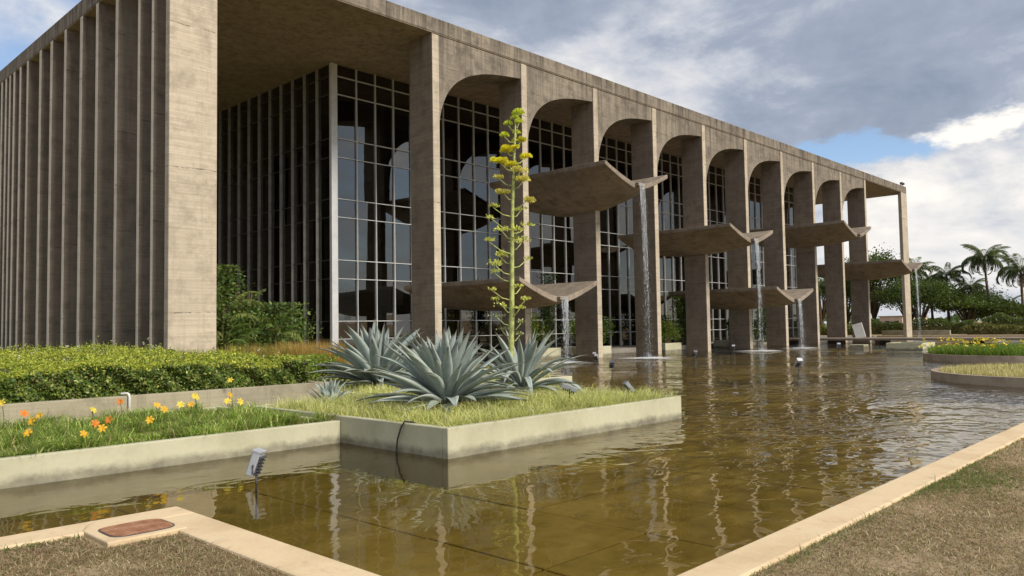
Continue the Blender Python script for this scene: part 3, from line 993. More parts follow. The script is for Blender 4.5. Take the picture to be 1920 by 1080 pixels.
def rnd_disc(cx, cy, r, n):
    a = RNG.uniform(0, 2 * PI, n); q = r * np.sqrt(RNG.uniform(0, 1, n))
    return np.stack([cx + q * np.cos(a), cy + q * np.sin(a)], 1)
DRY = [(.62, .52, .24, 3), (.70, .60, .32, 3), (.44, .43, .15, 1.5)]
n = 16000; xy = rnd_disc(27.3, 3.85, 3.5, n)
tag(blades('island_grass', np.c_[xy, np.full(n, .2)], RNG.uniform(.05, .22, n), np.full(n, .014), RNG.uniform(.1, .7, n), pick_colors(n, DRY), M_GRASS), 'dry yellow grass filling the nearer round planter', 'grass', kind='stuff')
LILYG = [(.10, .20, .025, 3), (.16, .27, .035, 3), (.07, .14, .02, 2), (.26, .32, .06, 1)]
n = 15000; xy = rnd_disc(40.3, 7.9, 3.45, n)
tag(blades('island_leaves', np.c_[xy, np.full(n, .23)], RNG.uniform(.15, .55, n), np.full(n, .03), RNG.uniform(.2, .9, n), pick_colors(n, LILYG), M_GRASS), 'green strap leaves filling the farther round planter', 'leaves', kind='stuff')
n = 420; xy = rnd_disc(40.0, 8.6, 3.2, 70); xy = np.repeat(xy, 6, axis=0) + RNG.normal(0, .05, (n, 2))
zz = np.repeat(RNG.uniform(.55, .95, 70), 6)
tag(leaf_cloud('island_flowers', np.c_[xy, zz + RNG.normal(0, .03, n)], .13, pick_colors(n, [(.80, .60, .03, 3), (.85, .75, .25, 1)]), M_PETAL, None, .6), 'scattered small yellow flowers above the farther round planter', 'flowers', kind='stuff')

# ------------------------------------------------------------------ lamps
def floodlight(loc, rz, tilt, label, s=1.0, stake=.2, body=None):
    e = empty('floodlight', loc, rz); tag(e, label, 'floodlight', 'garden floodlights')
    body = body or M_LAMP
    m = MB().tube([(0, 0, -.45), (0, 0, stake)], .012 * s, 8)
    m.tube([(-.085 * s, 0, stake + .10 * s), (-.085 * s, 0, stake), (0, 0, stake - .005), (.085 * s, 0, stake), (.085 * s, 0, stake + .10 * s)], .009 * s, 6)
    m.build('bracket', M_LAMPD, e)
    R_ = Matrix.Translation((0, 0, stake + .10 * s)) @ Matrix.Rotation(tilt, 4, 'X')
    def xf(mb): mb.v = [tuple(R_ @ Vector(v)) for v in mb.v]; return mb
    hb = MB()
    a, b_, c = .075 * s, .055 * s, .14 * s
    hb.box(-a, a, -b_, b_ * .6, -c, c)
    h_ = xf(hb).build('housing', body, e, bevel=.008 * s)
    fn = MB()
    for k_ in range(6): fn.box(-a * .8, a * .8, b_ * .6 + .001, b_ * 1.25, -c * .75 + k_ * c * .28, -c * .75 + k_ * c * .28 + .012 * s)
    xf(fn).build('cooling_fins', M_LAMPD, h_)
    ln = MB().box(-a * .86, a * .86, -b_ - .008 * s, -b_ - .001, -c * .88, c * .88)
    xf(ln).build('lens', mat_plain('lamp_lens', (.25, .27, .28), .1, .1, 5, .7), h_)
    vs = MB().box(-a * 1.06, a * 1.06, -b_ * 1.25, b_ * .7, c + .001, c + .02 * s)
    xf(vs).build('visor', body, h_)
    return e
floodlight((4.55, 8.47, 0), math.radians(215), -.35, 'grey floodlight with white visor standing in the water near the lawn corner', 1.0, .12)
floodlight((10.55, 8.75, .38), math.radians(45), -1.2, 'grey floodlight on a stake in the grass beside the flowering agave', .95, .20, M_LAMPG)
floodlight((12.45, 8.85, .36), math.radians(60), -.7, 'pale floodlight at the right end of the large planter', .8, .12, M_LAMPG)
floodlight((25.6, 19.0, 0), 2.3, -.9, 'small black floodlight standing in open water right of the agave planter', 1.2, .08, M_LAMPD)
floodlight((31.6, 24.4, 0), 2.0, -.7, 'white floodlight in the water near the foot of the third column', 1.1, .06)
floodlight((34.3, 26.6, 0), 2.0, -.8, 'pale floodlight left of the third column foot', 1.1, .06)
floodlight((36.8, 21.9, 0), 2.6, -.9, 'small dark floodlight in the water below the fifth column', 1.3, .08, M_LAMPD)
floodlight((47.6, 25.4, 0), 2.2, -.7, 'white floodlight in the water left of the sixth column', 1.2, .08)
floodlight((29.2, 12.9, 0), 2.4, -.9, 'white floodlight in open water in front of the low far bowl', 1.3, .10)
floodlight((50.9, 19.8, 0), 2.2, -.5, 'tiny floodlight in the water below the leaning board', 1.3, .10)

# hose over the planter edge
hs = MB().tube([(7.22, 8.75, .36), (7.12, 8.80, .425), (7.02, 8.86, .435), (6.995, 8.90, .36), (6.99, 8.98, .18), (6.985, 9.02, -.1), (6.97, 9.0, -.38)], .013, 7)
tag(hs.build('hose', M_BLACK, smooth=True), 'black hose hanging over the planter edge into the water', 'hose')

# ------------------------------------------------------------------ manhole cover on the lawn corner
mh = empty('manhole', (2.65, 6.92, .1), keep_world=True); tag(mh, 'rusty iron manhole cover in a pale concrete frame on the lawn corner', 'manhole')
MB().box(2.30, 2.935, 6.62, 7.20, -.05, .108).build('frame', M_KERB, mh, bevel=.012)
cv = MB(); nn = 32
pts = []
for k_ in range(nn):
    w_ = 2 * PI * k_ / nn
    cx_, cy_ = math.cos(w_), math.sin(w_)
    sx_ = math.copysign(abs(cx_) ** .45, cx_); sy_ = math.copysign(abs(cy_) ** .45, cy_)
    pts.append((2.635 + .25 * sx_, 6.92 + .215 * sy_))
for zz in (.109, .117):
    for p in pts: cv.v.append((p[0], p[1], zz))
cv.f.append(tuple(nn + k_ for k_ in range(nn)))
for k_ in range(nn): cv.f.append((k_, (k_ + 1) % nn, nn + (k_ + 1) % nn, nn + k_))
cv.build('cover', M_RUST, mh)
rg = MB(); rg.tube([(2.635 + (p[0] - 2.635) * 1.04, 6.92 + (p[1] - 6.92) * 1.04, .1095) for p in pts + pts[:1]], .006, 5, False)
rg.build('rim', M_LAMPD, mh)

# ------------------------------------------------------------------ lawns
LAWN = [(.33, .225, .135, 3), (.44, .325, .20, 3), (.24, .15, .09, 2), (.27, .25, .12, 1.2), (.60, .51, .33, 1.2)]
def lawn(name, x0, x1, y0, y1, n, label, hmax=.045, green_edge=None):
    x = RNG.uniform(x0, x1, n); y = RNG.uniform(y0, y1, n)
    keep = ~((x > 2.26) & (y > 6.58) & (x < 3))
    x, y = x[keep], y[keep]; n = len(x)
    col = pick_colors(n, LAWN, .2)
    pat = np.sin(x * 1.7 + 1.3 * np.sin(y * 2.1)) + np.sin(y * 2.9 + x * .8)
    bare = (np.sin(x * 3.1 + y * 1.3) * np.sin(y * 3.7 - x * .9) + RNG.normal(0, .35, n)) > .75
    x, y, pat, col = x[~bare], y[~bare], pat[~bare], col[~bare]; n = len(x)
    g_ = (pat + RNG.normal(0, .9, n)) > 1.75
    if green_edge is not None: g_ |= (np.abs(y - green_edge) < np.abs(RNG.normal(0, .08, n))) & (RNG.uniform(0, 1, n) < .65)
    col[g_] = pick_colors(int(g_.sum()), [(.12, .16, .04, 2), (.19, .23, .065, 2), (.09, .12, .035, 1)], .2)
    d = np.hypot(x, y)
    lng = np.where(RNG.uniform(0, 1, n) < .05, 2.2, 1.0)
    return tag(blades(name, np.stack([x, y, np.full(n, GZ)], 1), RNG.uniform(.008, hmax * .7, n) * (1 + .5 * g_) * lng, .0028 + d * .00055, RNG.uniform(.4, 3.0, n), col, M_GRASS), label, 'grass', kind='stuff')
lawn('lawn_grass', .2, 2.86, 3.0, 7.15, 80000, 'short dry grass on the lawn corner round the manhole', .05, 7.15)
xs = 120000
lawn('lawn_grass', 3.6, 11, -1.2, 2.53, xs, 'brown dry lawn at bottom right beside the long kerb', .045, 2.53)
lawn('lawn_grass', 11, 18.5, -3.5, 2.53, 60000, 'farther end of the dry lawn beside the long kerb', .055, 2.53)

# ------------------------------------------------------------------ grass in the agave planter
PAG = [(.70, .70, .24, 4), (.78, .75, .32, 3), (.54, .60, .15, 3), (.82, .74, .42, 2), (.28, .36, .09, 1)]
def clump_xy(x0, x1, y0, y1, n, ncl, spread):
    cx = RNG.uniform(x0, x1, ncl); cy = RNG.uniform(y0, y1, ncl)
    k_ = RNG.integers(0, ncl, n)
    x = np.clip(cx[k_] + RNG.normal(0, spread, n), x0, x1); y = np.clip(cy[k_] + RNG.normal(0, spread, n), y0, y1)
    return x, y, k_
x, y, kk_ = clump_xy(7.13, 12.75, 8.05, 13.2, 52000, 900, .11)
hcl = RNG.uniform(.45, 1.45, 900)[kk_]
n = len(x)
pc = pick_colors(n, PAG, .15) * RNG.uniform(.7, 1.2, 900)[kk_][:, None]
tag(blades('planter_grass', np.stack([x, y, np.full(n, .33)], 1), RNG.uniform(.06, .30, n) * hcl, np.full(n, .0075), RNG.uniform(.2, 2.1, n), pc, M_GRASS), 'pale yellow green grass under the agaves in the large planter', 'grass', kind='stuff')
x, y, kk_ = clump_xy(9.7, 16.0, 13.5, 19.2, 22000, 380, .14)
n = len(x)
tag(blades('planter_grass', np.stack([x, y, np.full(n, .36)], 1), RNG.uniform(.1, .3, n), np.full(n, .011), RNG.uniform(.2, 1.2, n), pick_colors(n, PAG, .2), M_GRASS), 'pale grass in the planter behind the agaves', 'grass', kind='stuff')

# daylily leaves
LG = [(.24, .37, .06, 4), (.35, .47, .09, 3), (.14, .25, .04, 2), (.55, .56, .20, 2), (.50, .40, .20, 1)]
x, y, kk_ = clump_xy(-2, 6.88, 10.6, 14.4, 46000, 330, .085)
n = len(x)
hcl = RNG.uniform(.35, 1.55, 330)[kk_]
tag(blades('daylily_leaves', np.stack([x, y, np.full(n, .25)], 1), RNG.uniform(.10, .30, n) * hcl, RNG.uniform(.007, .017, n), RNG.uniform(.3, 1.7, n), pick_colors(n, LG, .18) * RNG.uniform(.65, 1.3, 330)[kk_][:, None], M_GRASS, None, .8), 'green daylily leaves filling the long low planter', 'leaves', kind='stuff')

# daylily flowers: stem, six petals
def daylily(x, y, z, col, label):
    e = empty('daylily', (x, y, .26), random.uniform(-1.2, .5)); tag(e, label, 'flower', 'daylilies in the long low planter')
    h_ = z - .26 + .05
    m = MB().tube([(.04, 0, 0), (.02, .01, h_ * .6), (0, 0, h_ - .03)], [.006, .005, .004], 6)
    np_mesh('stem', m.v, [f for f in m.f if len(f) == 4], M_GRASS, e, np.tile((.12, .19, .04), (len(m.v), 1)))
    tl = random.uniform(.7, 1.25)
    for k_ in range(6):
        a = 2 * PI * k_ / 6 + .2; wd = .021 if k_ % 2 else .028
        v = []; q = []
        rows = [(0, .15), (.025, .6), (.055, 1), (.08, .75), (.095, .1)]
        for r_, ww in rows:
            zz = .045 * math.sin(min(r_ / .06, 1.57)) - max(0, r_ - .06) * .7
            for s_ in (-1, 0, 1): v.append((r_, s_ * wd * ww, zz - abs(s_) * -.004))
        for j in range(4):
            for s_ in range(2): q.append((j * 3 + s_, j * 3 + s_ + 1, j * 3 + 4 + s_, j * 3 + 3 + s_))
        R_ = Matrix.Translation((0, 0, h_ - .02)) @ Matrix.Rotation(tl, 4, 'X') @ Matrix.Rotation(a, 4, 'Z')
        v = [tuple(R_ @ (Vector(p) * .66)) for p in v]
        cc = np.clip(np.array(col) * random.uniform(.85, 1.1), 0, 1)
        np_mesh('petal', v, q, M_PETAL, e, np.tile(cc, (len(v), 1)), smooth=True)
OR = (.76, .24, .04); YO = (.85, .48, .04); YE = (.88, .68, .08)
for a in [(2.92, 11.3, .72, OR, 'deep orange daylily highest at the left end of the planter'),
          (2.99, 11.2, .63, YO, 'amber daylily just right of the deep orange one at left'),
          (2.87, 10.9, .52, YO, 'amber daylily lowest at the left end near the planter edge'),
          (3.09, 13.0, .75, YE, 'yellow daylily at the left frame edge below the hedge wall'),
          (3.65, 11.0, .55, OR, 'orange daylily left one of the close orange pair'),
          (3.71, 10.9, .49, YO, 'orange daylily lower one of the close pair near the planter edge'),
          (3.90, 11.2, .56, OR, 'orange daylily just right of the close orange pair'),
          (4.35, 11.0, .53, YO, 'pale orange daylily alone in the middle of the planter'),
          (4.78, 11.6, .60, YO, 'large golden daylily in the middle of the planter'),
          (4.84, 12.0, .63, YO, 'golden daylily behind the large golden one'),
          (4.90, 13.6, .60, OR, 'small orange daylily beside the white pipe'),
          (5.80, 12.8, .63, YE, 'bright yellow daylily right of the middle by the low wall'),
          (5.11, 11.8, .63, YE, 'pale yellow daylily in front of the low wall'),
          (5.75, 11.6, .64, YE, 'yellow daylily left one of the yellow pair near the planter corner'),
          (5.90, 11.5, .63, YE, 'yellow daylily right one of the yellow pair near the planter corner'),
          (6.28, 12.6, .65, YO, 'golden daylily above the yellow pair'),
          (3.35, 12.2, .60, YO, 'small amber daylily behind the left orange group'),
          (4.15, 12.6, .58, YE, 'small yellow daylily below the wall left of the white pipe'),
          (6.05, 13.4, .62, YE, 'small yellow daylily near the low wall at the right end'),
          (5.45, 12.2, .58, YO, 'small golden daylily left of the yellow pair'),
          (3.45, 10.8, .45, YO, 'low amber daylily at the planter edge right of the left group'),
          (7.15, 14.3, .79, YE, 'single yellow daylily against the foot of the hedge')]:
    daylily(*a)

# ------------------------------------------------------------------ agaves
M_AGAVE = NB('agave_leaf')
def mat_agave():
    b = M_AGAVE
    oi = b.new('ShaderNodeObjectInfo')
    at = b.new('ShaderNodeAttribute'); at.attribute_name = 'tint'
    n1 = b.noise(3.0, 5, .6); n2 = b.noise(14.0, 5, .65); n3 = b.noise(5.0, 6, .7, off=(3, 1, 8))
    c = b.ramp(n1, [(.3, (.205, .255, .235)), (.5, (.29, .34, .31)), (.72, (.385, .425, .385))])
    c = b.mix(b.maprange(n2, .5, .8, 0, .4), c, (.175, .21, .18))
    c = b.mix(b.math('MULTIPLY', oi.outputs['Random'], .5), c, (.225, .26, .205))
    c = b.mix(b.maprange(n3, .63, .72, 0, .7), c, (.20, .165, .10))      # scars
    sp = b.new('ShaderNodeSeparateColor'); b.link(at.outputs['Color'], sp.inputs[0])
    c = b.mix(b.math('MULTIPLY', sp.outputs[1], .45), c, (.52, .56, .47))  # pale margin
    c = b.mix(sp.outputs[0], c, (.10, .065, .04))                          # dry tip
    return b.done(b.principled(c, .55, b.bump(n2, .2, .01), .3))
mat_agave()
M_AGAVE = M_AGAVE.m
M_DEADL = mat_plain('dry_agave_leaf', (.30, .25, .17), .85, .3, 6, .2)

def agave_leaf_mesh(L, W, up0, droop, twist=0.0, fold=.35):
    """leaf in the local XZ plane: starts at the origin, inclination up0, bending down by droop"""
    n = 11; v = []; f = []
    x = z = 0.0
    prof = [.58, .60, .70, .86, .98, 1.0, .90, .74, .53, .28, .015]
    for i in range(n):
        t = i / (n - 1)
        ang = up0 - droop * t ** 1.6
        if i: x += L / (n - 1) * math.cos(ang); z += L / (n - 1) * math.sin(ang)
        hw = W / 2 * prof[i]
        nx, nz = -math.sin(ang), math.cos(ang)
        tw = twist * t
        th = .035 * (1 - t) + .006
        fo = fold * (1 - .4 * t)
        for s_ in (-1, -.5, 0, .5, 1):
            lift = abs(s_) ** 1.5 * hw * fo
            v.append((x + nx * (lift) - math.sin(tw) * s_ * 0, s_ * hw * math.cos(tw), z + nz * lift + s_ * hw * math.sin(tw)))
        for s_ in (.5, 0, -.5):
            lift = abs(s_) ** 1.5 * hw * fo - th * (1 - abs(s_) * .8)
            v.append((x + nx * lift, s_ * hw * math.cos(tw), z + nz * lift + s_ * hw * math.sin(tw)))
    for i in range(n - 1):
        for k_ in range(8):
            k2_ = (k_ + 1) % 8
            f.append((i * 8 + k_, i * 8 + k2_, (i + 1) * 8 + k2_, (i + 1) * 8 + k_))
    me = bpy.data.meshes.new('leaf'); me.from_pydata(v, [], f)
    ca = me.color_attributes.new('tint', 'FLOAT_COLOR', 'POINT'); cc = np.zeros((len(v), 4), dtype=np.float32)
    for i in range(n):
        cc[i * 8:i * 8 + 8, 0] = (0, 0, 0, 0, 0, 0, 0, 0, 0, .25, 1)[i]
        cc[i * 8, 1] = cc[i * 8 + 4, 1] = 1
    ca.data.foreach_set('color', cc.ravel())
    me.polygons.foreach_set('use_smooth', [True] * len(me.polygons)); me.materials.append(M_AGAVE)
    return me

dry_leaf = agave_leaf_mesh(1.3, .18, math.radians(12), math.radians(30), .5, .9)
dry_leaf.materials.clear(); dry_leaf.materials.append(M_DEADL)
def agave(loc, label, nleaf, L, W, inner=80, outer=2, droopf=1.0, fold=.35, seed=1, tilt=(0, 0)):
    rr = random.Random(seed)
    e = empty('agave', loc, rr.uniform(0, 6)); tag(e, label, 'agave')
    e.rotation_euler = (tilt[0], tilt[1], rr.uniform(0, 6))
    var = []
    for q in range(10):
        t = q / 9
        inc = math.radians(inner + (outer - inner) * t ** .85)
        dr = math.radians((8 + 38 * math.sin(PI * min(1, t * .85))) * droopf)
        var.append([agave_leaf_mesh(L * (.74 + .26 * min(1, t / .45)), W * (1 - .12 * t), inc, dr * k2_, rr.uniform(-.25, .25), fold) for k2_ in (.5, 1.25)])
    for i in range(nleaf):
        t = i / (nleaf - 1)
        q = min(9, max(0, int(t * 9 + rr.uniform(-.6, .6) + .5)))
        o_ = bpy.data.objects.new('leaf', var[q][rr.randint(0, 1)]); COL.objects.link(o_); o_.parent = e
        a = i * 2.39996 + rr.uniform(-.2, .2)
        rad = .05 + .13 * t
        o_.location = (rad * math.cos(a), rad * math.sin(a), .10 + .22 * (1 - t))
        s_ = rr.uniform(.82, 1.1)
        o_.scale = (s_, s_ * rr.uniform(.9, 1.15), s_)
        o_.rotation_euler = (rr.uniform(-.2, .2), rr.uniform(-.10, .08), a)
    for i in range(13):
        o_ = bpy.data.objects.new('dry_leaf', dry_leaf); COL.objects.link(o_); o_.parent = e
        o_.location = (0, 0, .10); o_.rotation_euler = (rr.uniform(-.5, .5), rr.uniform(-.05, .12), rr.uniform(0, 6.28)); k_ = L / 1.4 * rr.uniform(.55, .8); o_.scale = (k_, k_ * rr.uniform(.5, .9), k_)
    m = MB().tube([(0, 0, -.1), (0, 0, .12), (0, 0, .34)], [.15, .20, .08], 12)
    m.build('core', M_AGAVE, e, smooth=True)
    return e
agave((9.12, 10.35, .32), 'big blue grey agave in front, in the middle of the large planter', 98, 1.44, .215, 86, 2, .60, .42, 3)
agave((11.1, 15.0, .34), 'large blue grey agave behind and left of the front one', 90, 1.66, .25, 86, 2, .66, .40, 5)
ag3 = agave((11.70, 10.95, .32), 'narrow leaved drooping agave at the foot of the yellow flower stalk', 72, 1.50, .15, 74, -8, 1.7, .28, 8)
agave((8.40, 12.85, .30), 'small young agave left of the big ones', 24, .34, .07, 86, 35, .6, .35, 9)

# the flower stalk (part of the third agave)
stalk = empty('agave_flower_stalk', (11.43, 11.07, .4), keep_world=True)
tag(stalk, 'tall green agave flower stalk with yellow blossom clusters', 'flower stalk')
M_STALK = mat_plain('stalk_green', (.37, .40, .13), .65, .4, 11, .3, 0, .4)
top = 6.05
m = MB()
spts = [(11.43 + .025 * math.sin(z_ * 1.1) + .16 * z_ / 6, 11.07 - .165 * z_ / 6, z_) for z_ in np.linspace(.4, top, 24)]
m.tube(spts, [.058 * (1 - i_ / 25) ** .8 + .006 for i_ in range(24)], 10)
m.build('stem', M_STALK, stalk, smooth=True)
def stalk_at(z_):
    return Vector((11.43 + .025 * math.sin(z_ * 1.1) + .16 * z_ / 6, 11.07 - .165 * z_ / 6, z_))
# bracts on the stem
for i_ in range(34):
    z_ = .8 + i_ * .115; a = i_ * 2.4; p = stalk_at(z_); rd = .058 * (1 - (z_ - .4) / 5.9) ** .8 + .004
    d_ = Vector((math.cos(a), math.sin(a), 0)); s_ = Vector((-math.sin(a), math.cos(a), 0)) * .024
    bq = MB(); bq.v = [tuple(q) for q in (p + d_ * rd - s_, p + d_ * rd + s_, p + d_ * (rd + .012) + Vector((0, 0, .06)) + s_ * .5, p + d_ * (rd + .03) + Vector((0, 0, .12)), p + d_ * (rd + .012) + Vector((0, 0, .06)) - s_ * .5)]
    bq.f = [(0, 1, 2, 4), (4, 2, 3)]
    bq.build('bract', M_STALK, stalk)
CL = [  # image-free list: height (m), sideways offset (m), size, kind (0 green bud, 1 yellow, 2 fading, 3 seed)
    (6.13, .05, .105, 0), (6.05, -.02, .10, 0), (5.93, -.15, .095, 0), (5.95, .07, .085, 0), (5.75, .03, .08, 0), (5.70, -.22, .105, 0), (5.60, .12, .12, 4),
    (5.42, -.17, .155, 1), (5.42, .0, .10, 1), (5.27, .24, .15, 1), (5.12, -.27, .135, 1), (5.08, -.08, .13, 1), (4.90, .13, .14, 2), (4.83, -.30, .135, 2), (4.73, .20, .13, 2),
    (4.50, -.18, .165, 2), (4.34, .26, .14, 2), (4.23, -.40, .12, 3), (4.15, .16, .12, 3), (3.96, -.42, .11, 3), (3.85, .30, .14, 3), (3.70, -.20, .15, 3), (3.70, .12, .12, 3),
    (3.48, .18, .15, 3), (3.49, -.46, .13, 3), (3.22, -.25, .16, 3), (3.15, .29, .11, 3), (3.02, -.33, .13, 3), (2.89, -.36, .12, 3), (2.53, -.40, .11, 3), (2.58, .18, .12, 3),
    (2.34, -.33, .10, 3), (2.31, .27, .11, 3), (2.20, -.18, .12, 3), (2.14, .15, .11, 3), (1.98, -.30, .11, 5), (1.85, .18, .11, 5), (1.72, -.20, .10, 5), (1.62, .17, .10, 5)]
PALS = {0: [(.60, .70, .06, 3), (.75, .78, .08, 2)], 4: [(.60, .58, .05, 3), (.75, .65, .05, 2)], 1: [(.97, .86, .05, 4), (.94, .78, .04, 2), (.80, .78, .08, 1)],
        2: [(.90, .76, .18, 3), (.80, .68, .25, 2), (.62, .62, .10, 2)], 3: [(.70, .68, .16, 3), (.55, .60, .12, 3), (.82, .76, .32, 1)], 5: [(.40, .40, .22, 2), (.34, .38, .14, 2)]}
side = Vector((.69, -.72, 0)); dep = Vector((.72, .69, 0))
for q, (z_, u_, sz, kd) in enumerate(CL):
    sz *= 1.12 * random.uniform(.8, 1.2)
    p0 = stalk_at(z_ - .10 - abs(u_) * .35)
    dd = dep * random.uniform(-.22, .22)
    if q < 2: dd = dep * 0
    p1 = stalk_at(z_ - .03) + side * u_ + dd
    br_ = MB().tube([p0, p0 * .5 + p1 * .5 + Vector((0, 0, -.05)), p1], [.014, .011, .009], 6).build('branch', M_STALK, stalk, smooth=True)
    dens = {0: 330, 1: 620, 4: 420, 2: 320, 3: 62, 5: 34}[kd]
    nn = int(dens * (sz / .13) ** 2)
    a = RNG.uniform(0, 2 * PI, nn); rr_ = np.sqrt(RNG.uniform(0, 1, nn))
    flat = (.75 if kd in (1, 2, 4) else .9) * random.uniform(.8, 1.2)
    lob = RNG.normal(0, .45, (7, 2)) * sz; kl = RNG.integers(0, 7, nn)
    c = np.stack([rr_ * np.cos(a) * sz, rr_ * np.sin(a) * sz, np.sqrt(np.clip(1 - rr_ ** 2, 0, 1)) * sz * flat * RNG.uniform(.4, 1.0, nn) + .01], 1)
    if kd != 0: c[:, :2] = c[:, :2] * .45 + lob[kl]; c[:, 2] *= .75
    out = c / (np.linalg.norm(c, axis=1, keepdims=True) + 1e-6)
    c = c + np.array(p1)
    # small upright florets: thin diamonds pointing outwards
    tv = out + RNG.normal(0, .35, (nn, 3)); tv[:, 2] += .5; tv /= np.linalg.norm(tv, axis=1, keepdims=True)
    sd = np.cross(tv, RNG.normal(0, 1, (nn, 3))); sd /= np.linalg.norm(sd, axis=1, keepdims=True) + 1e-9
    ln_ = RNG.uniform(.03, .055, nn)[:, None] * (1.0 if kd < 3 else 1.15)
    wd_ = .011 if kd in (0, 1, 2, 4) else .014
    v = np.stack([c - tv * ln_ * .5, c + sd * wd_, c + tv * ln_ * .5, c - sd * wd_], 1).reshape(-1, 3)
    np_mesh('flower_cluster', v, np.arange(nn * 4).reshape(nn, 4), M_PETAL, br_, np.repeat(pick_colors(nn, PALS[kd], .15), 4, axis=0))['kind'] = 'stuff'

# ------------------------------------------------------------------ clipped hedge
hd = empty('hedge', (2, 20, .6), keep_world=True)
tag(hd, 'long clipped green hedge with bright yellow green top before the fins', 'hedge')
def hz(x, y):
    return 1.13 + .018 * (y - 14.9) + .05 * np.sin(x * 1.3 + y * .9) + .045 * np.sin(x * 2.7 - y * 1.6) + .035 * np.sin(x * 5.1 + y * 4.3) + .02 * np.sin(x * 9.7 - y * 8.1)
HX0, HX1, HY0, HY1 = -6.0, 9.15, 14.82, 26.3
core = MB(); nx, ny = 40, 24
for j in range(ny + 1):
    for i in range(nx + 1):
        xx = HX0 + (HX1 - .25 - HX0) * i / nx; yy_ = HY0 + .2 + (HY1 - HY0 - .3) * j / ny
        core.v.append((xx, yy_, float(hz(xx, yy_)) - .14))
for j in range(ny):
    for i in range(nx): core.f.append((j * (nx + 1) + i, j * (nx + 1) + i + 1, (j + 1) * (nx + 1) + i + 1, (j + 1) * (nx + 1) + i))
b0 = len(core.v)
for i in range(nx + 1): core.v.append((HX0 + (HX1 - .25 - HX0) * i / nx, HY0 + .22, .6))
for i in range(nx): core.f.append((b0 + i, b0 + i + 1, i + 1, i))
b1_ = len(core.v)
for j in range(ny + 1): core.v.append((HX1 - .27, HY0 + .2 + (HY1 - HY0 - .3) * j / ny, .6))
for j in range(ny): core.f.append((b1_ + j, b1_ + j + 1, (j + 1) * (nx + 1) + nx, j * (nx + 1) + nx))
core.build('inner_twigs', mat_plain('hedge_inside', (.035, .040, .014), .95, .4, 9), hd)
n = 70000
x = RNG.uniform(HX0, HX1, n); y = HY0 + (HY1 - HY0) * RNG.uniform(0, 1, n) ** 1.5
zt = hz(x, y)
dz = -np.abs(RNG.normal(0, .055, n)) + RNG.exponential(.030, n)
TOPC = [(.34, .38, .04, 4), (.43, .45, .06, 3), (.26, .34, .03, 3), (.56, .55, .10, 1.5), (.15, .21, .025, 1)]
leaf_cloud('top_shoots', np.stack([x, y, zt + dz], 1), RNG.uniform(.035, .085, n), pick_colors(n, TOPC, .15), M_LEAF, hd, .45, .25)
n = 46000
x = RNG.uniform(HX0, HX1, n); z_ = .6 + RNG.uniform(0, 1, n) ** .9 * (hz(x, HY0) - .62)
y = HY0 + np.abs(RNG.normal(0, .11, n)) + .07 * np.sin(x * 2.2 + z_ * 3) + .06 * np.sin(x * 5.3 + z_ * 6) + .04 * np.sin(x * 13 + z_ * 15)
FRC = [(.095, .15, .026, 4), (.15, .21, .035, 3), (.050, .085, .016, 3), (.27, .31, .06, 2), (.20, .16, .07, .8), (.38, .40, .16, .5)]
nrm = np.tile((0, -1.0, 0), (n, 1))
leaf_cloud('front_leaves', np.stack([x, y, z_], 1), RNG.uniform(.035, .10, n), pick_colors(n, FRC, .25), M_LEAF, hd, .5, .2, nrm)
n = 16000
y = RNG.uniform(HY0, 22, n); z_ = .6 + RNG.uniform(0, 1, n) * (hz(HX1, y) - .62); x = HX1 - np.abs(RNG.normal(0, .1, n)) + .06 * np.sin(y * 3)
leaf_cloud('end_leaves', np.stack([x, y, z_], 1), RNG.uniform(.035, .08, n), pick_colors(n, FRC, .2), M_LEAF, hd, .5, .2, np.tile((1.0, 0, 0), (n, 1)))
# pale flower heads poking out of the hedge
n = 900; x = RNG.uniform(HX0, HX1, 75); y = RNG.uniform(HY0, HY1, 75); z_ = hz(x, y) + RNG.uniform(.02, .22, 75)
c = np.repeat(np.stack([x, y, z_], 1), 12, axis=0) + RNG.normal(0, .022, (n, 3))
leaf_cloud('pale_blossoms', c, .035, pick_colors(n, [(.62, .60, .42, 2), (.55, .58, .35, 1)]), M_PETAL, hd, .7)
n = 900; x = RNG.uniform(HX0, HX1, n); y = RNG.uniform(HY0 + .5, HY1, n)
blades('stray_shoots', np.stack([x, y, hz(x, y) - .05], 1), RNG.uniform(.1, .34, n), np.full(n, .010), RNG.uniform(0, .5, n), pick_colors(n, TOPC), M_GRASS, hd)

# plants right of the hedge and by the side glass
bush('low_shrub', (10.35, 16.6, .36), .85, 1.0, .75, 3400, [(.20, .30, .03, 3), (.30, .38, .05, 2), (.10, .17, .02, 2)], 'low bright green shrub at the right end of the hedge wall', leaf=.085)
TAN = [(.50, .30, .085, 3), (.58, .37, .12, 3), (.36, .24, .08, 2), (.26, .25, .07, 1)]
def tuft(loc, r, n, h_, pal_, label):
    a = RNG.uniform(0, 2 * PI, n); q = r * np.sqrt(RNG.uniform(0, 1, n))
    b_ = np.stack([loc[0] + q * np.cos(a), loc[1] + q * np.sin(a), np.full(n, loc[2])], 1)
    o_ = blades('ornamental_grass', b_, RNG.uniform(.5, 1, n) * h_, np.full(n, .016), RNG.uniform(.05, .6, n), pick_colors(n, pal_, .2), M_GRASS)
    return tag(o_, label, 'grass tuft')
tuft((12.75, 20.6, .31), 1.0, 5600, 1.3, TAN, 'rusty orange tuft of dry grass in front of the dark side glass')
tuft((11.2, 20.9, .31), 1.0, 4600, 1.25, YGREEN + TAN, 'mixed green and orange tuft between hedge and tropical shrubs')
tuft((10.3, 23.5, .31), 1.0, 3600, 1.1, [(.24, .28, .04, 2), (.34, .26, .07, 1)], 'olive grass tuft at the foot of the corner pillar')

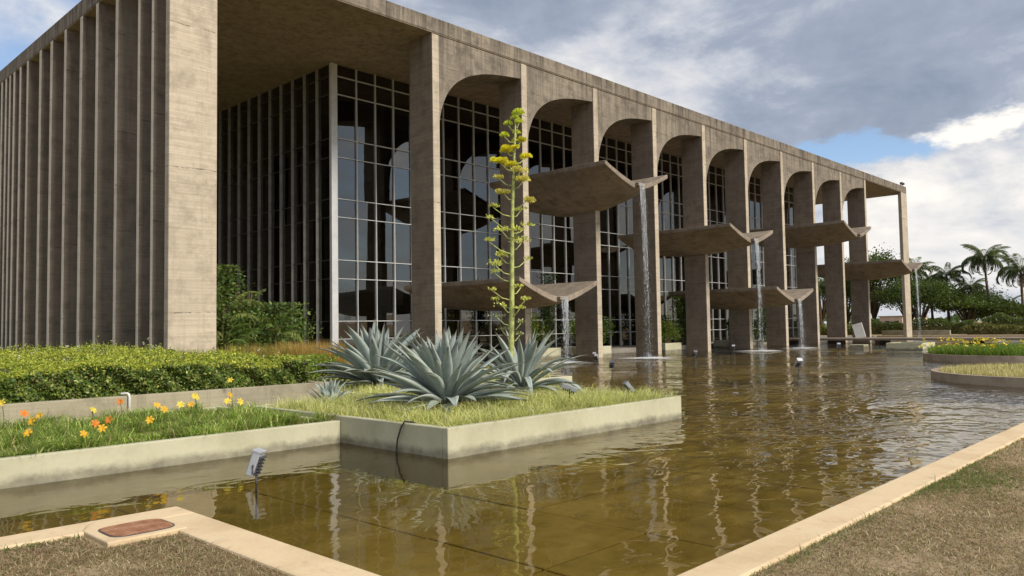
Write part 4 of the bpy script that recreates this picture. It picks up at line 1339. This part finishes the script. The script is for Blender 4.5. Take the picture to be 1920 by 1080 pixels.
# pinnate fronds, shared by palms and tropical shrubs
def frond_mesh(L, nl, leaf_len, droop, hang, col, wid=.022, name='frond'):
    v = []; q = []; cols = []
    pts = []; x = z = 0; n = 14
    for i in range(n + 1):
        t = i / n; ang = 1.1 - droop * t ** 1.1
        if i: x += L / n * math.cos(ang); z += L / n * math.sin(ang)
        pts.append(Vector((x, 0, z)))
    def at(t):
        f = t * n; i = min(n - 1, int(f)); return pts[i].lerp(pts[i + 1], f - i)
    for i in range(n):
        wv = .022 * (1 - i / n) + .006
        b = len(v); a0, a1 = pts[i], pts[i + 1]
        v += [tuple(a0 + Vector((0, -wv, 0))), tuple(a0 + Vector((0, wv, 0))), tuple(a1 + Vector((0, wv * .9, 0))), tuple(a1 + Vector((0, -wv * .9, 0)))]
        q.append((b, b + 1, b + 2, b + 3)); cols += [(.16, .16, .05)] * 4
    for k_ in range(nl):
        t = .14 + .86 * k_ / nl
        for s_ in (-1, 1):
            p = at(t + random.uniform(-.01, .01)); l = leaf_len * (math.sin(PI * min(1, .18 + t * .82)) ** .6) * random.uniform(.85, 1.1)
            tip = p + Vector((l * .45, s_ * l * .75 * (1 - hang * .35), -l * hang * random.uniform(.6, 1.1)))
            mid = p.lerp(tip, .5) + Vector((0, 0, l * .10 * (1 - hang * .5)))
            sd = Vector((wid, 0, 0))
            b = len(v); v += [tuple(p), tuple(mid + sd), tuple(tip), tuple(mid - sd)]; q.append((b, b + 1, b + 2, b + 3))
            c_ = tuple(np.array(col) * random.uniform(.7, 1.3)); cols += [c_] * 4
    o_ = np_mesh(name, v, q, M_LEAF, None, np.array(cols)); me = o_.data
    bpy.data.objects.remove(o_); return me

SHF = [frond_mesh(1.9, 24, .42, d_, h_, c_) for d_, h_, c_ in ((1.3, .3, (.14, .22, .055)), (1.7, .5, (.10, .175, .04)), (2.1, .6, (.20, .25, .065)))]
MIDG = [(.07, .12, .028, 3), (.11, .175, .04, 3), (.045, .08, .02, 2), (.20, .25, .06, 1)]
def frond_shrub(loc, nf, s, label, hgt=1.0):
    e = empty('tropical_shrub', loc, random.uniform(0, 6)); tag(e, label, 'shrub')
    m = MB()
    for q in range(5):
        a = q * 1.3
        m.tube([(.05 * math.cos(a), .05 * math.sin(a), -.1), (.2 * math.cos(a), .2 * math.sin(a), hgt * .6), (.35 * math.cos(a), .35 * math.sin(a), hgt)], [.05, .04, .03], 7)
    m.build('stems', M_BARK, e)
    for i in range(nf):
        o_ = bpy.data.objects.new('frond', random.choice(SHF)); COL.objects.link(o_); o_.parent = e
        a = i * 2.4; lv = random.uniform(.15, 1.0)
        o_.location = (.25 * math.cos(a), .25 * math.sin(a), hgt * lv); o_.rotation_euler = (random.uniform(-.3, .3), random.uniform(-.45, .5), a)
        k_ = s * random.uniform(.7, 1.1); o_.scale = (k_, k_, k_)
    return e
frond_shrub((14.3, 29.4, .3), 46, .95, 'dense tropical shrub right beside the corner pillar', 2.4)
frond_shrub((16.7, 29.8, .3), 40, .80, 'rounded tropical shrub right of the denser one, before the side glass', 1.7)
frond_shrub((16.4, 31.6, .3), 9, 1.0, 'small palm with arching fronds rising above the tropical shrubs', 3.2)
bush('dark_shrub', (16.3, 30.0, .3), 1.9, .8, 2.5, 7500, MIDG, 'dark broadleaf shrub filling the foot of the tropical bed', leaf=.16)
bush('dark_shrub', (14.2, 29.8, .3), 1.5, .8, 3.9, 8500, MIDG + [(.22, .20, .08, .7)], 'dark leafy shrub against the right side of the corner pillar', leaf=.17)

# ------------------------------------------------------------------ far bank at right: hedges, wall, trees, palms
fw_ = MB().box(93.6, 94.0, 24.5, 31.5, .1, .75)
tag(fw_.build('far_low_wall', M_OLDW, bevel=.02), 'low pale wall on the far bank under the palms', 'wall')
pk = MB().box(92.7, 93.05, -24, 34.2, -.5, .24)
tag(pk.build('pool_kerb', M_KERB, bevel=.02), 'straight far kerb of the pool under the trees', 'kerb')

def far_hedge(x, y0, y1, h_, pal_, label):
    n = int((y1 - y0) * 700); yv = RNG.uniform(y0, y1, n)
    hh = h_ * (1 + .15 * np.sin(yv * .9) + .1 * np.sin(yv * 2.3))
    c = np.stack([x + RNG.normal(0, .5, n), yv, .15 + RNG.uniform(0, 1, n) ** .7 * hh], 1)
    e = empty('shrub_bank', (x, (y0 + y1) / 2, .1), keep_world=True); tag(e, label, 'shrubs')
    leaf_cloud('foliage', c, RNG.uniform(.12, .3, n), pick_colors(n, pal_, .2), M_LEAF, e, .5)
    MB().box(x - .35, x + .35, y0 + .2, y1 - .2, .1, .15 + h_ * .6).build('inner_twigs', M_BED, e)
OLIVE = [(.14, .125, .035, 3), (.10, .105, .025, 3), (.18, .15, .05, 1)]
far_hedge(99, 8, 24.3, 1.1, OLIVE, 'olive brown bank of low shrubs under the palms at the right edge')
far_hedge(101, 36.5, 41.5, 1.3, [(.13, .14, .03, 2), (.08, .10, .02, 2)], 'low green hedge seen between the last column and the corner pillar')

far_hedge(104, 24.6, 36.2, 1.7, [(.05, .075, .018, 3), (.08, .11, .025, 2), (.03, .05, .012, 2)], 'dark shrub bank at the foot of the trees behind the low wall')
far_hedge(107, 8, 24.4, 2.0, [(.05, .075, .018, 3), (.08, .11, .025, 2)], 'dark shrub bank behind the olive one at the right edge')

def tree(loc, h_, r, label, pal_, flat=.6, ncl=26, nleaf=9000, leaf=.38, trunk_r=.28, fork=.38, seed=0):
    rr = random.Random(seed)
    e = empty('broadleaf_tree', loc, 0); tag(e, label, 'tree', 'trees beyond the pool')
    m = MB()
    fk = h_ * fork
    m.tube([(0, 0, -.2), (.05, .1, fk * .5), (.1, 0, fk)], [trunk_r * 1.25, trunk_r, trunk_r * .8], 8)
    cents = []
    for i in range(ncl):
        a = i * 2.4 + rr.uniform(-.3, .3); q = r * math.sqrt((i + .5) / ncl) * rr.uniform(.8, 1.08)
        ztop = fk + (h_ - fk) * (.45 + .55 * math.sqrt(max(0, 1 - (q / (r * 1.1)) ** 2))) * rr.uniform(.72, 1.0)
        cents.append((q * math.cos(a), q * math.sin(a), ztop))
    for i, c in enumerate(cents[:16]):
        m.tube([(.1, 0, fk * rr.uniform(.75, 1)), (c[0] * .45, c[1] * .45, fk + (c[2] - fk) * .55), (c[0] * .9, c[1] * .9, c[2] - .1)], [trunk_r * .45, trunk_r * .28, trunk_r * .08], 6)
    m.build('trunk', M_BARK, e, smooth=True)
    cc = np.array(cents); k_ = RNG.integers(0, ncl, nleaf)
    sp = r * .21
    p = cc[k_] + RNG.normal(0, 1, (nleaf, 3)) * np.array([sp, sp, sp * flat])
    tone = RNG.uniform(.7, 1.3, ncl)[k_][:, None]
    leaf_cloud('crown', p, RNG.uniform(.5, 1.4, nleaf) * leaf * .85, pick_colors(nleaf, pal_, .25) * tone * .9, M_LEAF, e, .55, .4)
    return e
DKT = [(.030, .060, .012, 3), (.045, .085, .016, 3), (.065, .11, .022, 1.5)]
MDT = [(.055, .095, .018, 3), (.085, .13, .022, 2), (.12, .16, .03, 1)]
tree((113, 39.0, .15), 10.8, 4.6, 'tall dark tree between the last column and the corner pillar', DKT, .7, 36, 10500, .40, .35, .20, 1)
tree((118, 44.5, .15), 8.0, 4.2, 'dark tree just left of the tall one, behind the last columns', DKT, .7, 30, 7000, .40, .3, .2, 2)
tree((110, 32.2, .15), 6.6, 4.4, 'dark spreading tree just right of the far waterfall', DKT, .5, 34, 9500, .36, .3, .16, 3)
tree((112, 27.4, .15), 4.7, 3.3, 'flat topped lighter green tree under the tall palm', MDT, .4, 32, 8500, .32, .24, .22, 4)
tree((114, 23.6, .15), 3.7, 2.9, 'low dark green tree near the right edge below the palms', DKT + MDT, .45, 30, 7500, .32, .22, .15, 5)
tree((124, 19.0, .15), 5.0, 3.6, 'tree at the right frame edge behind the last palm', DKT, .5, 28, 7000, .36, .25, .15, 6)
tree((119, 28.8, .15), 5.6, 4.2, 'dark tree behind the flat topped one under the palms', DKT, .5, 30, 7000, .36, .26, .12, 11)
tree((118, 36.0, .15), 7.0, 4.0, 'dark tree behind the corner pillar and the far waterfall', DKT, .6, 28, 7000, .38, .28, .14, 12)
tree((125, 51.0, .15), 8.5, 4.4, 'tree seen through the gap between eighth and ninth columns', DKT, .6, 24, 4000, .42, .3, .3, 7)

PF = [frond_mesh(3.6, 60, .95, d_, h_, c_, .034) for d_, h_, c_ in ((1.7, .55, (.085, .115, .045)), (2.5, .8, (.060, .090, .034)), (3.1, .95, (.048, .075, .028)))]
PFD = frond_mesh(3.0, 26, .6, 3.0, 1.0, (.12, .085, .05), .04)
def palm(loc, h_, s, nf, label, bend=.6, dead=4, seed=0):
    rr = random.Random(seed)
    e = empty('palm_tree', loc, 0); tag(e, label, 'palm', 'palms beyond the pool')
    m = MB(); n = 10; pts = []; rad = []
    for i in range(n + 1):
        t = i / n
        pts.append((0, bend * (1 - (1 - t) ** 2), -.2 + (h_ + .2) * t)); rad.append(.19 - .07 * t + (.05 if i % 2 else 0) * .4)
    m.tube(pts, rad, 9); m.build('trunk', M_BARK, e, smooth=True)
    tx, ty, tz = pts[-1]
    for i in range(nf):
        t = i / nf
        o_ = bpy.data.objects.new('frond', PF[min(2, int(t * 3))]); COL.objects.link(o_); o_.parent = e
        a = i * 2.4 + rr.uniform(-.2, .2)
        o_.location = (tx, ty, tz); o_.rotation_euler = (rr.uniform(-.25, .25), -.40 + .85 * t + rr.uniform(-.25, .25), a)
        k_ = s * rr.uniform(.8, 1.1); o_.scale = (k_, k_, k_)
    for i in range(dead):
        o_ = bpy.data.objects.new('dead_frond', PFD); COL.objects.link(o_); o_.parent = e
        o_.location = (tx, ty, tz - .1); o_.rotation_euler = (0, rr.uniform(.75, 1.15), rr.uniform(0, 6.28)); o_.scale = (s * rr.uniform(.6, .95),) * 3
    return e
palm((115, 24.6, .15), 9.5, 1.1, 26, 'tallest palm with a thin curved trunk at right', 1.1, 9, 1)
palm((115, 30.1, .15), 7.5, 1.0, 20, 'palm with straight trunk left of the tallest one', .1, 6, 2)
palm((117, 34.6, .15), 8.7, .95, 18, 'palm directly behind the farthest waterfall', .2, 3, 3)
palm((118, 28.0, .15), 6.0, .8, 18, 'short palm between the tallest palm and the straight one', .1, 2, 4)
palm((113, 21.2, .15), 7.4, 1.1, 24, 'palm cut by the right frame edge', .2, 8, 5)
palm((126, 25.3, .15), 3.6, .7, 14, 'smallest palm low near the right edge', .1, 2, 6)
palm((120, 33.4, .15), 6.8, .9, 18, 'dark palm between the waterfall palm and the straight one', .2, 3, 7)
palm((108, 44.2, .15), 6.4, .9, 16, 'palm seen low between the eighth and ninth columns', .2, 2, 8)

hb = empty('far_building', (150, 47, 0), keep_world=True); tag(hb, 'small pale pinkish building far behind the trees', 'building')
MB().box(146, 160, 45.6, 49.4, .1, 2.6).build('wall', mat_plain('pink_render', (.56, .42, .33), .85, .12, .8), hb)
MB().box(145.8, 160.2, 45.4, 49.6, 2.601, 2.8).build('roof', M_OLDW, hb)
for q in range(2): MB().box(145.94, 145.999, 46.2 + q * 1.6, 46.9 + q * 1.6, 1.0, 1.9).build('window', M_DARK, hb)

# far wooded skyline, one mass
n = 26000
a = RNG.uniform(-.25, 2.2, n); d_ = RNG.uniform(330, 420, n)
hh = 5 + 3.5 * np.sin(a * 37) + 2 * np.sin(a * 91)
c = np.stack([d_ * np.cos(a), d_ * np.sin(a), RNG.uniform(0, 1, n) ** .8 * np.clip(hh, 3, 12)], 1)
tag(leaf_cloud('distant_woods', c, RNG.uniform(1.2, 2.6, n), pick_colors(n, DKT, .2), M_LEAF, None, .6), 'far strip of dark woods along the horizon', 'woods', kind='stuff')
